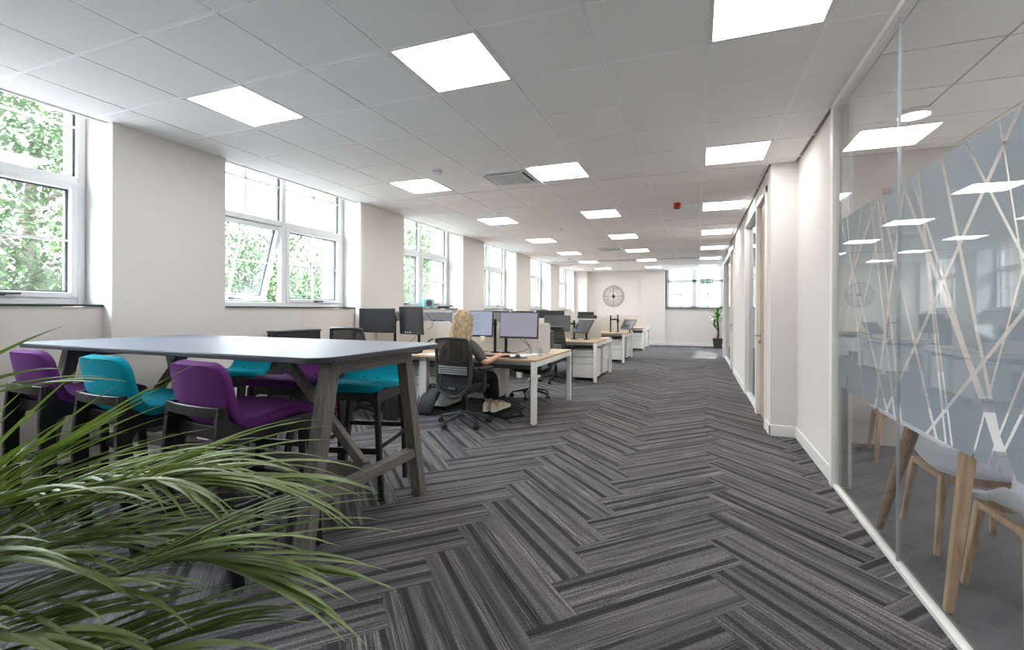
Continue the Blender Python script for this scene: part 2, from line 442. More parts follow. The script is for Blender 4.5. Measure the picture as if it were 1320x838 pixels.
PANE = glass_material('window_glass', (0.97, 0.985, 0.98, 1), haze=0.014)
HANDLEM = DGREY
SPACER_SHADE = mat('dark_spacer_shade', (58, 62, 66), .6, var=.05)  # dark spacer edge; its tone stands in for the shaded outer reveal
def make_window(idx, a, b, open_left=False):
    w = struct(empty('window_%d' % idx, (-4.95, (a + b) / 2, 1.335)))
    hw = (b - a) / 2 - .002; z1 = 3.195 - 1.335; tz0, tz1 = 1.01, 1.075; f = .055
    x0, x1 = -.035, .04
    fr = MB().box(x0, x1, -hw, -hw + f, 0, z1).box(x0, x1, hw - f, hw, 0, z1).box(x0, x1, -hw + f, hw - f, 0, f).box(x0, x1, -hw + f, hw - f, z1 - f, z1)
    fr.box(x0, x1, -.035, .035, f, z1 - f).box(x0, x1, -hw + f, -.035, tz0, tz1).box(x0, x1, .035, hw - f, tz0, tz1)
    fr.build('frame', UPVC, w, bevel=.006)
    for s in (-1, 1):
        ya, yb = (-hw + f, -.035) if s < 0 else (.035, hw - f)
        ym = (ya + yb) / 2
        # fixed upper light
        up = MB().box(-.006, .004, ya, yb, tz1, z1 - f).build('upper_pane', PANE, w, smooth=False)
        shade_rim = MB()
        for (p0, p1, q0, q1, px) in ((ya, yb, tz1, z1 - f, w), (ya + .046, yb - .046, f + .046, tz0 - .046, None)):
            shade_rim = MB().box(-.034, -.006, p0, p0 + .016, q0, q1).box(-.034, -.006, p1 - .016, p1, q0, q1).box(-.034, -.006, p0, p1, q0, q0 + .012).box(-.034, -.006, p0, p1, q1 - .012, q1)
            if px is not None: shade_rim.build('spacer_shade', SPACER_SHADE, px, smooth=False)
        MB().box(-.014, .012, ym - .009, ym + .009, tz1, z1 - f).box(-.014, .012, ya, yb, 1.49, 1.508).build('glazing_bar', UPVC, up)
        # opening lower sash
        g = .046
        sash = MB().box(-.03, .052, ya, ya + g, f - .004, tz0 + .004).box(-.03, .052, yb - g, yb, f - .004, tz0 + .004).box(-.03, .052, ya + g, yb - g, f - .004, f + g).box(-.03, .052, ya + g, yb - g, tz0 - g, tz0 + .004)
        so = sash.build('sash', UPVC, w, bevel=.006)
        MB().box(-.006, .004, ya + g, yb - g, f + g, tz0 - g).build('pane', PANE, so, smooth=False)
        shade_rim.build('spacer_shade', SPACER_SHADE, so, smooth=False)
        zm = (f + tz0) / 2
        MB().box(-.014, .012, ym - .009, ym + .009, f + g, tz0 - g).box(-.014, .012, ya + g, yb - g, zm - .009, zm + .009).build('glazing_bar', UPVC, so)
        MB().box(.05, .066, ym - .03, ym + .03, f + .008, f + .034).bar((.07, ym - .02, f + .022), (.078, ym + .11, f + .026), .014, .016).build('handle', HANDLEM, so, bevel=.003)
        if open_left and s < 0:
            # top hung: the bottom swings outwards
            piv = Vector((-.02, 0, tz0)); A = R(17)
            so.matrix_basis = Matrix.Translation(piv) @ Matrix.Rotation(A, 4, 'Y') @ Matrix.Translation(-piv)
            MB().bar((0, yb + .012, tz0 - .1), (-.10, yb + .004, tz0 - .42), .012, .006).build('stay', ALU, w)
    return w
for n, (a, b) in enumerate(BAYS[1:], 1):
    make_window(n, a, b, n == 2)
for n, (a, b) in enumerate(BAYS[1:], 1):
    stc('windowsill_%d' % n, MB().box(-4.915, -4.655, a - .0, b - .0, 1.318, 1.336), SILLM, bevel=.006)
    stc('trim_%d' % (n + 1), MB().box(-4.68, -4.668, a, b, .0, .11), TRIMW, bevel=.004)
# boxed pipes beside two of the piers
stc('trim_8', MB().box(-4.62, -4.535, 5.41, 5.46, 0, H).box(-4.60, -4.53, 11.50, 11.56, 0, H), TRIMW, bevel=.004)
bs = MB(); prev = YB
for a, b in BAYS:
    if a > prev: bs.box(XL, XL + .014, prev, a, 0, .11)
    prev = b
bs.box(XL, XL + .014, prev, YF, 0, .11)
stc('baseboard_left', bs, TRIMW, bevel=.004)

# ---- far wall with its window (opens beyond the last partition)
FW = MB().box(-5.08, -1.10, YF, YF + .15, 0, H + .1)
FW.box(-1.10, 3.4, YF + .06, YF + .2, 0, 1.40).box(2.9, 3.4, YF + .06, YF + .2, 1.40, 3.3)
FW.box(-1.16, -1.10, YF, YF + .35, 1.4, 3.3)
stc('wall_far', FW, WHITE, smooth=False)
stc('trim_9', MB().box(-1.10, 3.4, YF + .02, YF + .06, H - .002, 3.3).box(-1.10, 3.4, YF + .02, YF + .4, 3.3, 3.35), WHITE, smooth=False)
stc('wall_corner_boxing', MB().box(-4.55, -4.06, 17.90, YF, 0, H).box(-2.06, -1.13, YF - .05, YF, 0, H), WHITE, smooth=False)
stc('baseboard_far', MB().box(-4.06, -2.06, YF - .014, YF, 0, .13).box(-2.07, -1.09, YF - .066, YF - .05, 0, .13).box(-1.09, 3.4, YF + .045, YF + .06, 0, .13), TRIMW, bevel=.004)
stc('windowsill_7', MB().box(-1.10, 3.2, YF - .02, YF + .2, 1.40, 1.43), SILLM, bevel=.006)
w = struct(empty('window_7', (0, YF + .22, 1.43)))
fr = MB()
zt = 1.86
for x in (-1.08, -.11, .86, 1.83, 2.80): fr.box(x - .075, x + .075, -.04, .04, 0, zt)
fr.box(-1.08, 2.8, -.04, .04, 0, .06).box(-1.08, 2.8, -.04, .04, .95, 1.05).box(-1.08, 2.8, -.03, .04, zt - .05, zt)
fr.build('frame', UPVC, w, bevel=.006)
for x0 in (-1.03, -.06, .91, 1.88):
    MB().box(x0, x0 + .87, 0, .01, .06, .96).build('pane', PANE, w, smooth=False)
    MB().box(x0, x0 + .87, 0, .01, 1.03, zt - .05).build('upper_pane', PANE, w, smooth=False)
    MB().box(x0 + .42, x0 + .45, -.012, .022, .06, .96).box(x0, x0 + .87, -.012, .022, .495, .525).build('glazing_bar', UPVC, w)
    MB().box(x0 + .40, x0 + .47, -.05, -.03, .02, .04).build('handle', DGREY, w)

# ---- wall behind the camera and outer shell on the right
stc('wall_back', MB().box(-5.08, 4.3, YB - .15, YB, 0, H + .1), WHITE, smooth=False)
stc('wall_right_outer', MB().box(4.2, 4.35, YB, 5.5, 0, H + .1).box(XG + .06, 4.3, 5.47, 5.6, 0, H + .1).box(3.3, 3.4, 5.6, YF + .2, 0, H + .1).box(XP + .1, 3.3, 14.32, 14.44, 0, H + .1).box(XP + .1, 3.3, 8.5, 8.6, 0, H + .1), WHITE, smooth=False)

# ---- partition wall on the right
wr = MB().box(XG, XG + .1, 4.10, 5.47, 0, H + .01)
wr.box(XP, XG + .1, 5.47, 5.745, 0, H + .01)
wr.box(XP, XP + .1, 8.20, 10.62, 0, H + .01)
wr.box(XP + .003, XP + .1, 5.745, 8.2, 2.66, H + .01).box(XP + .003, XP + .1, 10.62, 14.3, 2.66, H + .01)
stc('wall_right', wr, WHITE, bevel=.003)
stc('baseboard_right', MB().box(XG - .014, XG, 4.10, 5.47, 0, .115).box(XP - .014, XG, 5.456, 5.47, 0, .115).box(XP - .014, XP, 5.456, 5.74, 0, .115).box(XP - .014, XP, 8.2, 10.62, 0, .115), TRIMW, bevel=.003)
fr = MB()
fx0, fx1 = XP - .02, XP + .11
for y0, y1 in ((5.745, 5.80), (6.56, 6.68), (8.08, 8.20), (10.62, 10.68), (11.42, 11.54)):
    fr.box(fx0, fx1, y0, y1, 0, 2.70)
fr.box(fx0 - .01, fx1 + .03, 14.26, 14.46, 0, 2.70)
fr.box(fx0, fx1, 5.745, 8.2, 2.62, 2.70).box(fx0, fx1, 10.62, 14.3, 2.62, 2.70)
fr.box(fx0 + .02, fx1 - .02, 6.68, 8.08, 0, .035).box(fx0 + .02, fx1 - .02, 11.54, 14.26, 0, .035)
stc('trim_10', fr, TRIMW, bevel=.004)
SIDEG = glass_material('partition_sidelight_glass', (0.93, 0.95, 0.95, 1), boost=0.04)
stc('window_8', MB().box(XP + .04, XP + .052, 6.68, 8.08, .035, 2.62), SIDEG, smooth=False)
stc('window_9', MB().box(XP + .04, XP + .052, 11.54, 14.26, .035, 2.62), SIDEG, smooth=False)
for n, (y0, y1) in enumerate(((5.80, 6.56), (10.68, 11.42)), 1):
    d = struct(empty('door_%d' % n, (XP + .05, (y0 + y1) / 2, 0)))
    h = (y1 - y0) / 2
    MB().box(-.022, .022, -h + .003, h - .003, .006, 2.615).build('leaf', DOORW, d, bevel=.002)
    yy = h - .07
    hd = MB().lathe([(.026, 0), (.026, .01)], 16, M=Matrix.Rotation(-PI / 2, 3, 'Y'), c=(-.022, yy, 1.0))
    hd.tube([(-.03, yy, 1.0), (-.075, yy, 1.0), (-.085, yy - .012, 1.0), (-.085, yy - .13, 1.0)], .0095, 10)
    hd.lathe([(.026, 0), (.026, .01)], 16, M=Matrix.Rotation(-PI / 2, 3, 'Y'), c=(-.022, yy, .92)).box(-.05, -.03, yy - .012, yy + .012, .90, .935)
    hd.build('handle', CHROME, d)

# ---- glazed front of the meeting room
pg = struct(empty('window_10', (XG, 2.9, 0)))
MB().box(-.02, .02, -5.1, 1.13, 0, .026).box(-.03, .03, -5.1, 1.13, H - .035, H + .006).build('track', TRIMW, pg, bevel=.003)
MB().box(-.03, .10, 1.13, 1.20, 0, H).build('end_post', TRIMW, pg, bevel=.004)
MB().box(.015, .06, 1.07, 1.13, .028, H - .035).build('inner_post', ALU, pg, bevel=.003)
PGLASS = glass_material('partition_glass', (0.985, 0.99, 0.992, 1), boost=0.0)
for y0, y1 in ((.001, 1.13), (-1.2, -.001), (-2.4, -1.202), (-3.6, -2.402), (-5.1, -3.602)):
    MB().box(-.006, .006, y0, y1, .02, H - .03).build('pane', PGLASS, pg, smooth=False)
JOINT = mat('clear_joint', (176, 182, 186), .2, var=.05)
for y in (0, -1.201): MB().box(-.007, .007, y - .0018, y + .0018, .02, H - .03).build('joint', JOINT, pg, smooth=False)
# frosted film with clear criss-cross lines
FILM = bpy.data.materials.new('frosted_film'); nt, N, L = nodes_of(FILM); X = NX(nt); M_ = X.m
N.remove(N['Principled BSDF'])
g = N.new('ShaderNodeNewGeometry'); _, y, z = X.sep(g.outputs['Position'])
LINES = [(2.151, 1.77, 3.013, 0.84, 0.0235), (2.883, 1.958, 2.613, 1.596, 0.025), (2.677, 1.677, 2.174, 0.98, 0.0215), (2.48, 1.961, 2.116, 0.991, 0.019), (1.927, 1.322, 2.597, 0.763, 0.02), (1.943, 1.461, 2.193, 0.853, 0.0105), (2.582, 1.487, 2.403, 0.833, 0.0135), (3.191, 1.971, 2.523, 0.771, 0.022), (2.864, 1.942, 3.184, 0.96, 0.026), (3.282, 1.772, 2.99, 0.819, 0.0225), (3.221, 1.942, 2.899, 0.797, 0.0215), (3.259, 1.95, 3.999, 1.287, 0.03), (3.507, 1.956, 3.845, 1.288, 0.02), (3.892, 1.869, 3.208, 0.944, 0.0295), (2.151, 1.77, 1.928, 1.46, 0.0125), (2.056, 1.889, 1.959, 1.488, 0.008), (2.714, 2.014, 2.613, 1.561, 0.016), (3.782, 1.852, 3.507, 0.92, 0.018), (3.319, 1.593, 3.468, 1.354, 0.015), (1.925, 1.018, 2.171, 0.632, 0.0125), (2.174, 0.98, 2.0, 0.696, 0.0175), (1.926, 1.141, 2.11, 0.806, 0.0105),
         (1.2, 1.95, 1.7, .76, .015), (1.7, 1.95, 1.1, .76, .012), (.6, 1.95, .9, .76, .015), (.2, .76, .7, 1.95, .014), (-.4, 1.95, .1, .76, .015), (-.9, .76, -.2, 1.95, .014)]
gap = None
for y0, z0, y1, z1, hw in LINES:
    s = (y1 - y0) / (z1 - z0)
    d = M_('ABSOLUTE', M_('SUBTRACT', y, M_('MULTIPLY_ADD', z, s, y0 - s * z0)))
    e = M_('LESS_THAN', d, hw * .72)
    gap = e if gap is None else M_('MAXIMUM', gap, e)
tr = N.new('ShaderNodeBsdfTransparent'); tr.inputs['Color'].default_value = (1, 1, 1, 1)
tf = N.new('ShaderNodeBsdfTransparent'); tf.inputs['Color'].default_value = (.92, .95, .97, 1)
df = N.new('ShaderNodeBsdfDiffuse'); df.inputs['Color'].default_value = (.465, .525, .56, 1)
tl = N.new('ShaderNodeBsdfTranslucent'); tl.inputs['Color'].default_value = (.465, .525, .56, 1)
a1 = N.new('ShaderNodeMixShader'); a1.inputs[0].default_value = .5; L.new(df.outputs[0], a1.inputs[1]); L.new(tl.outputs[0], a1.inputs[2])
a2 = N.new('ShaderNodeMixShader'); a2.inputs[0].default_value = .84; L.new(tf.outputs[0], a2.inputs[1]); L.new(a1.outputs[0], a2.inputs[2])
a3 = N.new('ShaderNodeMixShader'); L.new(gap, a3.inputs[0]); L.new(a2.outputs[0], a3.inputs[1]); L.new(tr.outputs[0], a3.inputs[2])
L.new(a3.outputs[0], N['Material Output'].inputs['Surface'])
MB().box(.007, .0085, -5.1, 1.10, .757, 1.97).build('frosted_film', FILM, pg, smooth=False)
pg.children[-1]['label'] = 'frosted film with clear criss-cross lines'

# ------------------------------------------------------------------ ceiling lights and fittings
def ceiling_light(label, x, y, group=None):
    t = thing('ceiling_light', label, 'ceiling light', (x, y, H), 0, group)
    f = MB().box(-.297, .297, -.297, -.272, -.002, .02).box(-.297, .297, .272, .297, -.002, .02).box(-.297, -.272, -.272, .272, -.002, .02).box(.272, .297, -.272, .272, -.002, .02)
    f.box(-.297, .297, -.297, .297, .02, .03)
    f.build('frame', TRIMW, t, smooth=False)
    MB().box(-.272, .272, -.272, .272, .001, .012).build('diffuser', PANELM, t, smooth=False)
    return t
ORD = ['nearest', 'second', 'third', 'fourth', 'fifth', 'sixth', 'seventh']
lp = None
for c, rown in ((-6, 'in the row along the windows'), (-3, 'in the middle row'), (0, 'in the row along the glass partition')):
    for q, r in enumerate(ROWS):
        lb = 'square lit ceiling panel %s, %s' % (rown, 'nearest the camera' if q == 0 else ORD[q] + ' from the camera')
        x, y = GX + .6 * c + .3, GY + .6 * r + .3
        if lp is None: lp = ceiling_light(lb, x, y, 'lit ceiling panels')
        else: dup(lp, (x, y, H), 0, lb)

for i, j, q in ((3, 3, 'by its end wall'), (4, 1, 'by its outer wall, beyond the table'), (3, -1, 'above the table'), (4, -2, 'by its outer wall, beside the table'), (4, -5, 'by its outer wall, beside the camera'), (2, -5, 'in its middle, beside the camera'), (1, -4, 'close to the glass')):  # out-of-view ceiling panels added to brighten the meeting room
    dup(lp, (1.03 + .6 * i + .2925, GY - .12 + .6 * j + .2925, H), 0, 'unseen lit panel added to brighten the meeting room, ' + q)
t = thing('downlight', 'round white ceiling light inside the glass meeting room', 'ceiling light', (1.56, 4.41, H))
MB().lathe([(.10, 0), (.115, -.006), (.115, -.03), (.10, -.034), (.098, -.03), (.098, 0)], 32).build('rim', TRIMW, t)
MB().lathe([(.097, -.004), (.097, -.031)], 32).build('diffuser', PANELM, t)

def cassette(label, i, j):
    t = thing('ceiling_air_conditioner', label, 'air conditioner', (GX + .6 * i + .3, GY + .6 * j + .3, H), 0, 'ceiling air conditioning cassettes')
    q = .31
    fr = MB().box(-q, q, -q, -.25, -.022, .01).box(-q, q, .25, q, -.022, .01).box(-q, -.25, -.25, .25, -.022, .01).box(.25, q, -.25, .25, -.022, .01)
    fr.box(-.20, .20, -.20, .20, -.026, -.012)
    fr.box(-.25, -.2, -.25, -.2, -.022, 0).box(.2, .25, -.25, -.2, -.022, 0).box(-.25, -.2, .2, .25, -.022, 0).box(.2, .25, .2, .25, -.022, 0)
    fr.box(-.25, .25, -.25, .25, .0, .012)
    fr.build('fascia', WPLAST, t, bevel=.004)
    for a in range(4):
        M = Matrix.Rotation(a * PI / 2, 4, 'Z')
        MB().box(-.19, .19, .205, .245, -.006, -.002).xf(M).build('air_slot', BLACKP, t)
        v = MB(); v.bar((-.19, .212, -.020), (.19, .212, -.020), .022, .003, up=(0, .5, 1)); v.xf(M).build('flap', WPLAST, t)
    gr = MB()
    for k in range(16): gr.box(-.18, .18, -.18 + k * .024, -.168 + k * .024, -.029, -.026)
    gr.build('grille', mat('pale_grey_grille', (200, 201, 203), .5), t)
    return t
cassette('square ceiling air conditioner beside a lit panel, the larger and nearer of two', -4, 3)
cassette('square ceiling air conditioner far down the room, the smaller and farther of two', -4, 14)

def detector(name, label, cat, x, y, m, prof, group=None):
    t = thing(name, label, cat, (x, y, H), 0, group)
    MB().lathe(prof, 24).build('body', m, t)
    return t
prof = [(.001, 0), (.055, 0), (.055, -.014), (.045, -.018), (.045, -.030), (.050, -.034), (.047, -.050), (.03, -.056), (.001, -.056)]
t = detector('smoke_detector', 'white smoke detector on the ceiling near the second window light', 'smoke detector', -2.70, 4.46, WPLAST, prof, 'smoke detectors')
MB().lathe([(.0462, -.021), (.0462, -.027)], 24).build('vent', MGREY, t)
dup(t, (-3.56, 13.33, H), 0, 'white smoke detector far down the ceiling near the clock wall')
t = detector('ceiling_alarm_sounder', 'red fire alarm sounder on the ceiling', 'alarm', -.276, 7.0, RED, [(.001, 0), (.05, 0), (.052, -.02), (.052, -.06), (.045, -.075), (.001, -.078)])
MB().lathe([(.046, -.076), (.03, -.082), (.001, -.084)], 24).build('lens', mat('dark_red_lens', (110, 18, 20), .3), t)
t = detector('ceiling_indicator_light', 'tiny green indicator light on the ceiling beside the red alarm', 'light', -.026, 7.19, WPLAST, [(.001, 0), (.016, 0), (.014, -.006), (.001, -.007)])
MB().ball((0, 0, -.008), .008).build('led', emit('green_led', (40, 230, 140), 2.0), t)
sp = [(.001, 0), (.04, 0), (.038, -.008), (.02, -.014), (.001, -.015)]
t = detector('ceiling_sensor', 'flat round white ceiling sensor, nearer of two between the lit rows', 'sensor', -2.44, 8.55, WPLAST, sp, 'round ceiling sensors')
MB().ball((0, 0, -.014), .012, .012, .006).build('lens', MGREY, t)
dup(t, (-2.62, 12.6, H), 0, 'flat round white ceiling sensor, farther of two between the lit rows')

# exit sign on two rods
t = thing('exit_sign', 'green exit sign hanging from the ceiling near the far window', 'sign', (.30, 16.8, 2.315))
GREEN = emit('green_sign_face', (0, 150, 100), .42); SIGNW = emit('sign_symbol_white', (250, 255, 252), .45)
MB().box(-.20, .20, -.012, .012, -.085, .085).build('panel', WPLAST, t, bevel=.003)
MB().box(-.012, .17, -.0135, -.0125, -.06, .06).box(-.19, -.10, -.0135, -.0125, -.06, .06).build('green_field', GREEN, t, smooth=False)
sym = MB()
sym.prism([(.005, -.012), (.06, -.012), (.06, -.035), (.10, 0), (.06, .035), (.06, .012), (.005, .012)], 'y', -.0150, -.0140)       # arrow
sym.build('arrow_symbol', SIGNW, t, smooth=False)
MB().box(.115, .16, -.015, -.014, -.05, .05).build('door_symbol', SIGNW, t, smooth=False)
sym = MB()
sym.ball((-.14, -.0148, .04), .010, .001, .010)
sym.bar((-.145, -.0148, .028), (-.152, -.0148, -.008), .001, .016, up=(1, 0, 0)).bar((-.152, -.0148, -.008), (-.128, -.0148, -.022), .001, .010, up=(1, 0, 0)).bar((-.128, -.0148, -.022), (-.13, -.0148, -.05), .001, .009, up=(1, 0, 0)).bar((-.152, -.0148, -.008), (-.172, -.0148, -.04), .001, .010, up=(1, 0, 0)).bar((-.145, -.0148, .026), (-.118, -.0148, .012), .001, .008, up=(1, 0, 0)).bar((-.147, -.0148, .022), (-.17, -.0148, .006), .001, .008, up=(1, 0, 0))
sym.build('running_figure_print', SIGNW, t, smooth=False)
for sx in (-1, 1): MB().tube([(sx * .17, 0, .085), (sx * .17, 0, H - 2.315)], .006, 8).build('rod', WPLAST, t)

# wall clock
t = thing('wall_clock', 'large skeleton wall clock with dark metal rings on the far wall', 'clock', (-3.085, YF - .03, 1.868))
MX = Matrix.Rotation(PI / 2, 3, 'X')
IRON = mat('dark_bronze_metal', (104, 94, 86), .5, .5, var=.1)
MB().ring(.405, .008, (0, 0, 0), MX).ring(.365, .005, (0, 0, 0), MX).ring(.32, .005, (0, 0, 0), MX).build('outer_ring', IRON, t)
MB().ring(.215, .006, (0, 0, 0), MX).build('inner_ring', IRON, t)
sp = MB()
for a in (0, 90, 180, 270):
    c, s = math.cos(R(a)), math.sin(R(a))
    sp.bar((c * .04, 0, s * .04), (c * .40, 0, s * .40), .008, .012, up=(0, 1, 0))
sp.build('spoke', IRON, t)
MB().lathe([(.001, -.02), (.05, -.02), (.055, 0), (.05, .012), (.001, .012)], 20, M=MX).build('hub', BLACKM, t)
nm = MB(); NUM = ['XII', 'I', 'II', 'III', 'IIII', 'V', 'VI', 'VII', 'VIII', 'IX', 'X', 'XI']
for k, sN in enumerate(NUM):
    A = PI / 2 - k * PI / 6; er = Vector((math.cos(A), 0, math.sin(A))); et = Vector((math.sin(A), 0, -math.cos(A)))
    wds = [.013 if ch == 'I' else .036 for ch in sN]; x = -sum(wds) / 2
    for ch, wd in zip(sN, wds):
        def P(u, v): return er * (.232 + .076 * v) + et * (x + wd * u)
        if ch == 'I': nm.bar(P(.5, 0), P(.5, 1), .004, .005, up=(0, 1, 0))
        elif ch == 'V': nm.bar(P(.5, 0), P(.1, 1), .004, .005, up=(0, 1, 0)).bar(P(.5, 0), P(.9, 1), .003, .004, up=(0, 1, 0))
        else: nm.bar(P(.1, 0), P(.9, 1), .004, .005, up=(0, 1, 0)).bar(P(.9, 0), P(.1, 1), .003, .004, up=(0, 1, 0))
        x += wd
nm.build('numeral_lettering', IRON, t)
MB().bar((0, -.03, 0), (-.01, -.03, .17), .012, .004, up=(0, 1, 0)).bar((0, -.034, 0), (.012, -.034, -.12), .014, .004, up=(0, 1, 0)).build('hand', BLACKM, t)
# ------------------------------------------------------------------ high table
tx0, tx1, ty0, ty1, tz = -4.34, -1.675, 1.715, 2.87, 1.07
tcx, tcy = (tx0 + tx1) / 2, (ty0 + ty1) / 2
t = thing('high_table', 'long high table with slate grey top and grey timber legs', 'table', (tcx, tcy, 0))
hx, hy = (tx1 - tx0) / 2, (ty1 - ty0) / 2
MB().prism(rrect(-hx, hx, -hy, hy, .12, 8), 'z', tz - .005, tz).build('tabletop', TABLETOP, t, bevel=.002)
MB().prism(rrect(-hx, hx, -hy, hy, .12, 8), 'z', tz - .030, tz - .005).build('tabletop_edge', TEDGE, t, bevel=.003)
ex = hx - .165                     # centre of the end frames
for s in (-1, 1):
    x = s * ex
    for sy in (-1, 1):
        MB().bar((x, sy * .325, tz - .03), (x, sy * .525, 0.0), .075, .075, up=(1, 0, 0)).build('leg', GREYWOOD, t, bevel=.004)
    MB().box(x - .036, x + .036, -.36, .36, tz - .115, tz - .031).build('top_rail', GREYWOODX, t, bevel=.004)
    MB().box(x - .03, x + .03, -.47, .47, .29, .355).build('foot_rail', GREYWOODX, t, bevel=.004)
    MB().bar((s * (ex - .05), 0, .36), (s * (ex - .72), 0, tz - .05), .055, .045, up=(0, 1, 0)).build('brace', GREYWOOD, t, bevel=.004)
GWX = wood('grey_stained_wood_beam', (96, 91, 87), (128, 123, 118), 'x', 0.5)
MB().box(-ex + .03, ex - .03, -.028, .028, .285, .36).build('long_rail', GWX, t, bevel=.004)
MB().box(-ex + .03, ex - .03, -.03, .03, tz - .09, tz - .031).build('under_beam', GWX, t, bevel=.004)

# ------------------------------------------------------------------ bar stools
def stool_shell():
    # side profile (y, z) from the seat front, back and up the backrest
    prof = smooth_path([(0, .255, .735), (0, .235, .765), (0, .14, .768), (0, .0, .752), (0, -.12, .742), (0, -.185, .765), (0, -.222, .83), (0, -.245, .93), (0, -.262, 1.02), (0, -.268, 1.045)], 5)
    n = len(prof); acc = [0]
    for i in range(1, n): acc.append(acc[-1] + (prof[i] - prof[i - 1]).length)
    T = acc[-1]
    def fn(u, v):
        uu = .5 - .5 * math.cos(PI * u); uu = .6 * uu + .4 * u
        k = uu * (n - 1); i = min(int(k), n - 2); p = prof[i].lerp(prof[i + 1], k - i)
        s = (acc[i] + (acc[i + 1] - acc[i]) * (k - i))
        w = .235 if s < T * .5 else .235 - .018 * (s / T - .5) * 2
        r = .10
        e = min(s, T - s)
        rr = .055 if s < T / 2 else .085
        if e < rr: w -= rr - math.sqrt(max(0, rr * rr - (rr - e) ** 2))
        x = (v - .5) * 2
        y, z = p.y, p.z
        lift = abs(x * w / .235) ** 2.4
        back = max(0, min(1, (s / T - .42) / .2))
        y += back * .035 * lift
        z += (1 - back) * .012 * lift - (.02 * lift if s < .1 else 0)
        return (x * w, y, z)
    return MB().grid(fn, 56, 18)
def side_frame(sx):
    """one plywood side: rear leg, side rail and front leg in one sheet with big inner radii"""
    out = [(-.235, .0), (-.285, .36), (-.292, .62), (-.278, .845), (-.238, .845), (-.225, .775), (-.16, .735), (.215, .735), (.24, .715), (.262, .0)]
    inn = [(.222, .0), (.198, .60)] + arc(.148, .61, .05, 0, 90, 5) + arc(-.165, .60, .055, 90, 175, 5) + [(-.215, .35), (-.18, .0)]
    poly = out + inn
    def fn(v):
        x, y, z = v
        return (x + sx * .055 * (1 - z / .8), y, z)
    b = sx * .205
    return MB().prism(poly, 'x', b - .016, b + .016, fn)
def make_stool(label, fabric, loc, rz):
    t = thing('bar_stool', label, 'bar stool', loc, rz, 'upholstered bar stools around the high table')
    stool_shell().build('seat_shell', fabric, t, solid=.055, sub=1, off=-.2)
    for sx in (-1, 1): side_frame(sx).build('side_frame', BLACKWOOD, t, bevel=.004, angle=25)
    # curved band behind the back
    band = MB()
    pts = [(-.232, -.262), (-.20, -.283), (-.10, -.296), (0, -.300), (.10, -.296), (.20, -.283), (.232, -.262)]
    band.prism([(p[0], p[1]) for p in pts] + [(p[0] * .97, p[1] + .018) for p in pts[::-1]], 'z', .795, .845)
    band.build('back_band', BLACKWOOD, t, bevel=.003)
    ap = [(-.20, .735), (.20, .735), (.20, .60)] + arc(.135, .61, .06, 0, 90, 4) + arc(-.135, .61, .06, 90, 180, 4) + [(-.20, .60)]
    MB().prism(ap, 'y', .205, .228).build('front_apron', BLACKWOOD, t, bevel=.003)
    MB().prism(ap, 'y', -.225, -.20).build('rear_apron', BLACKWOOD, t, bevel=.003)
    st = MB().bar((-.23, .238, .33), (.23, .238, .33), .022, .04)
    st.build('footrest', BLACKWOOD, t, bevel=.003)
    st = MB().bar((-.23, -.25, .40), (.23, -.25, .40), .022, .034)
    st.bar((-.236, -.24, .355), (-.236, .24, .355), .022, .034).bar((.236, -.24, .355), (.236, .24, .355), .022, .034)
    st.build('stretcher', BLACKWOOD, t, bevel=.003)
    for x in (-.055, .055): MB().ball((x, -.155, .782), .011, .006, .008, 10, 6).build('button', fabric, t)
    return t
s_teal = make_stool('teal bar stool on the near long side of the table, between two purple ones', TEAL, (-3.00, 1.80, 0), R(-4))
s_purp = make_stool('purple bar stool with its back to the camera, nearest the table end leg', PURPLE, (-2.25, 1.80, 0), R(-6))
dup(s_purp, (-3.78, 1.83, 0), R(-3), 'purple bar stool with its back to the camera, farthest left at the table')
dup(s_purp, (-2.95, 2.78, 0), R(180 + 8), 'purple bar stool facing the camera across the table, its back below the tabletop')
dup(s_teal, (-2.33, 2.80, 0), R(180 + 14), 'teal bar stool facing the camera, seen between the end legs of the table')
dup(s_teal, (-3.77, 2.85, 0), R(180 - 4), 'teal bar stool behind the table, its back showing above the tabletop')
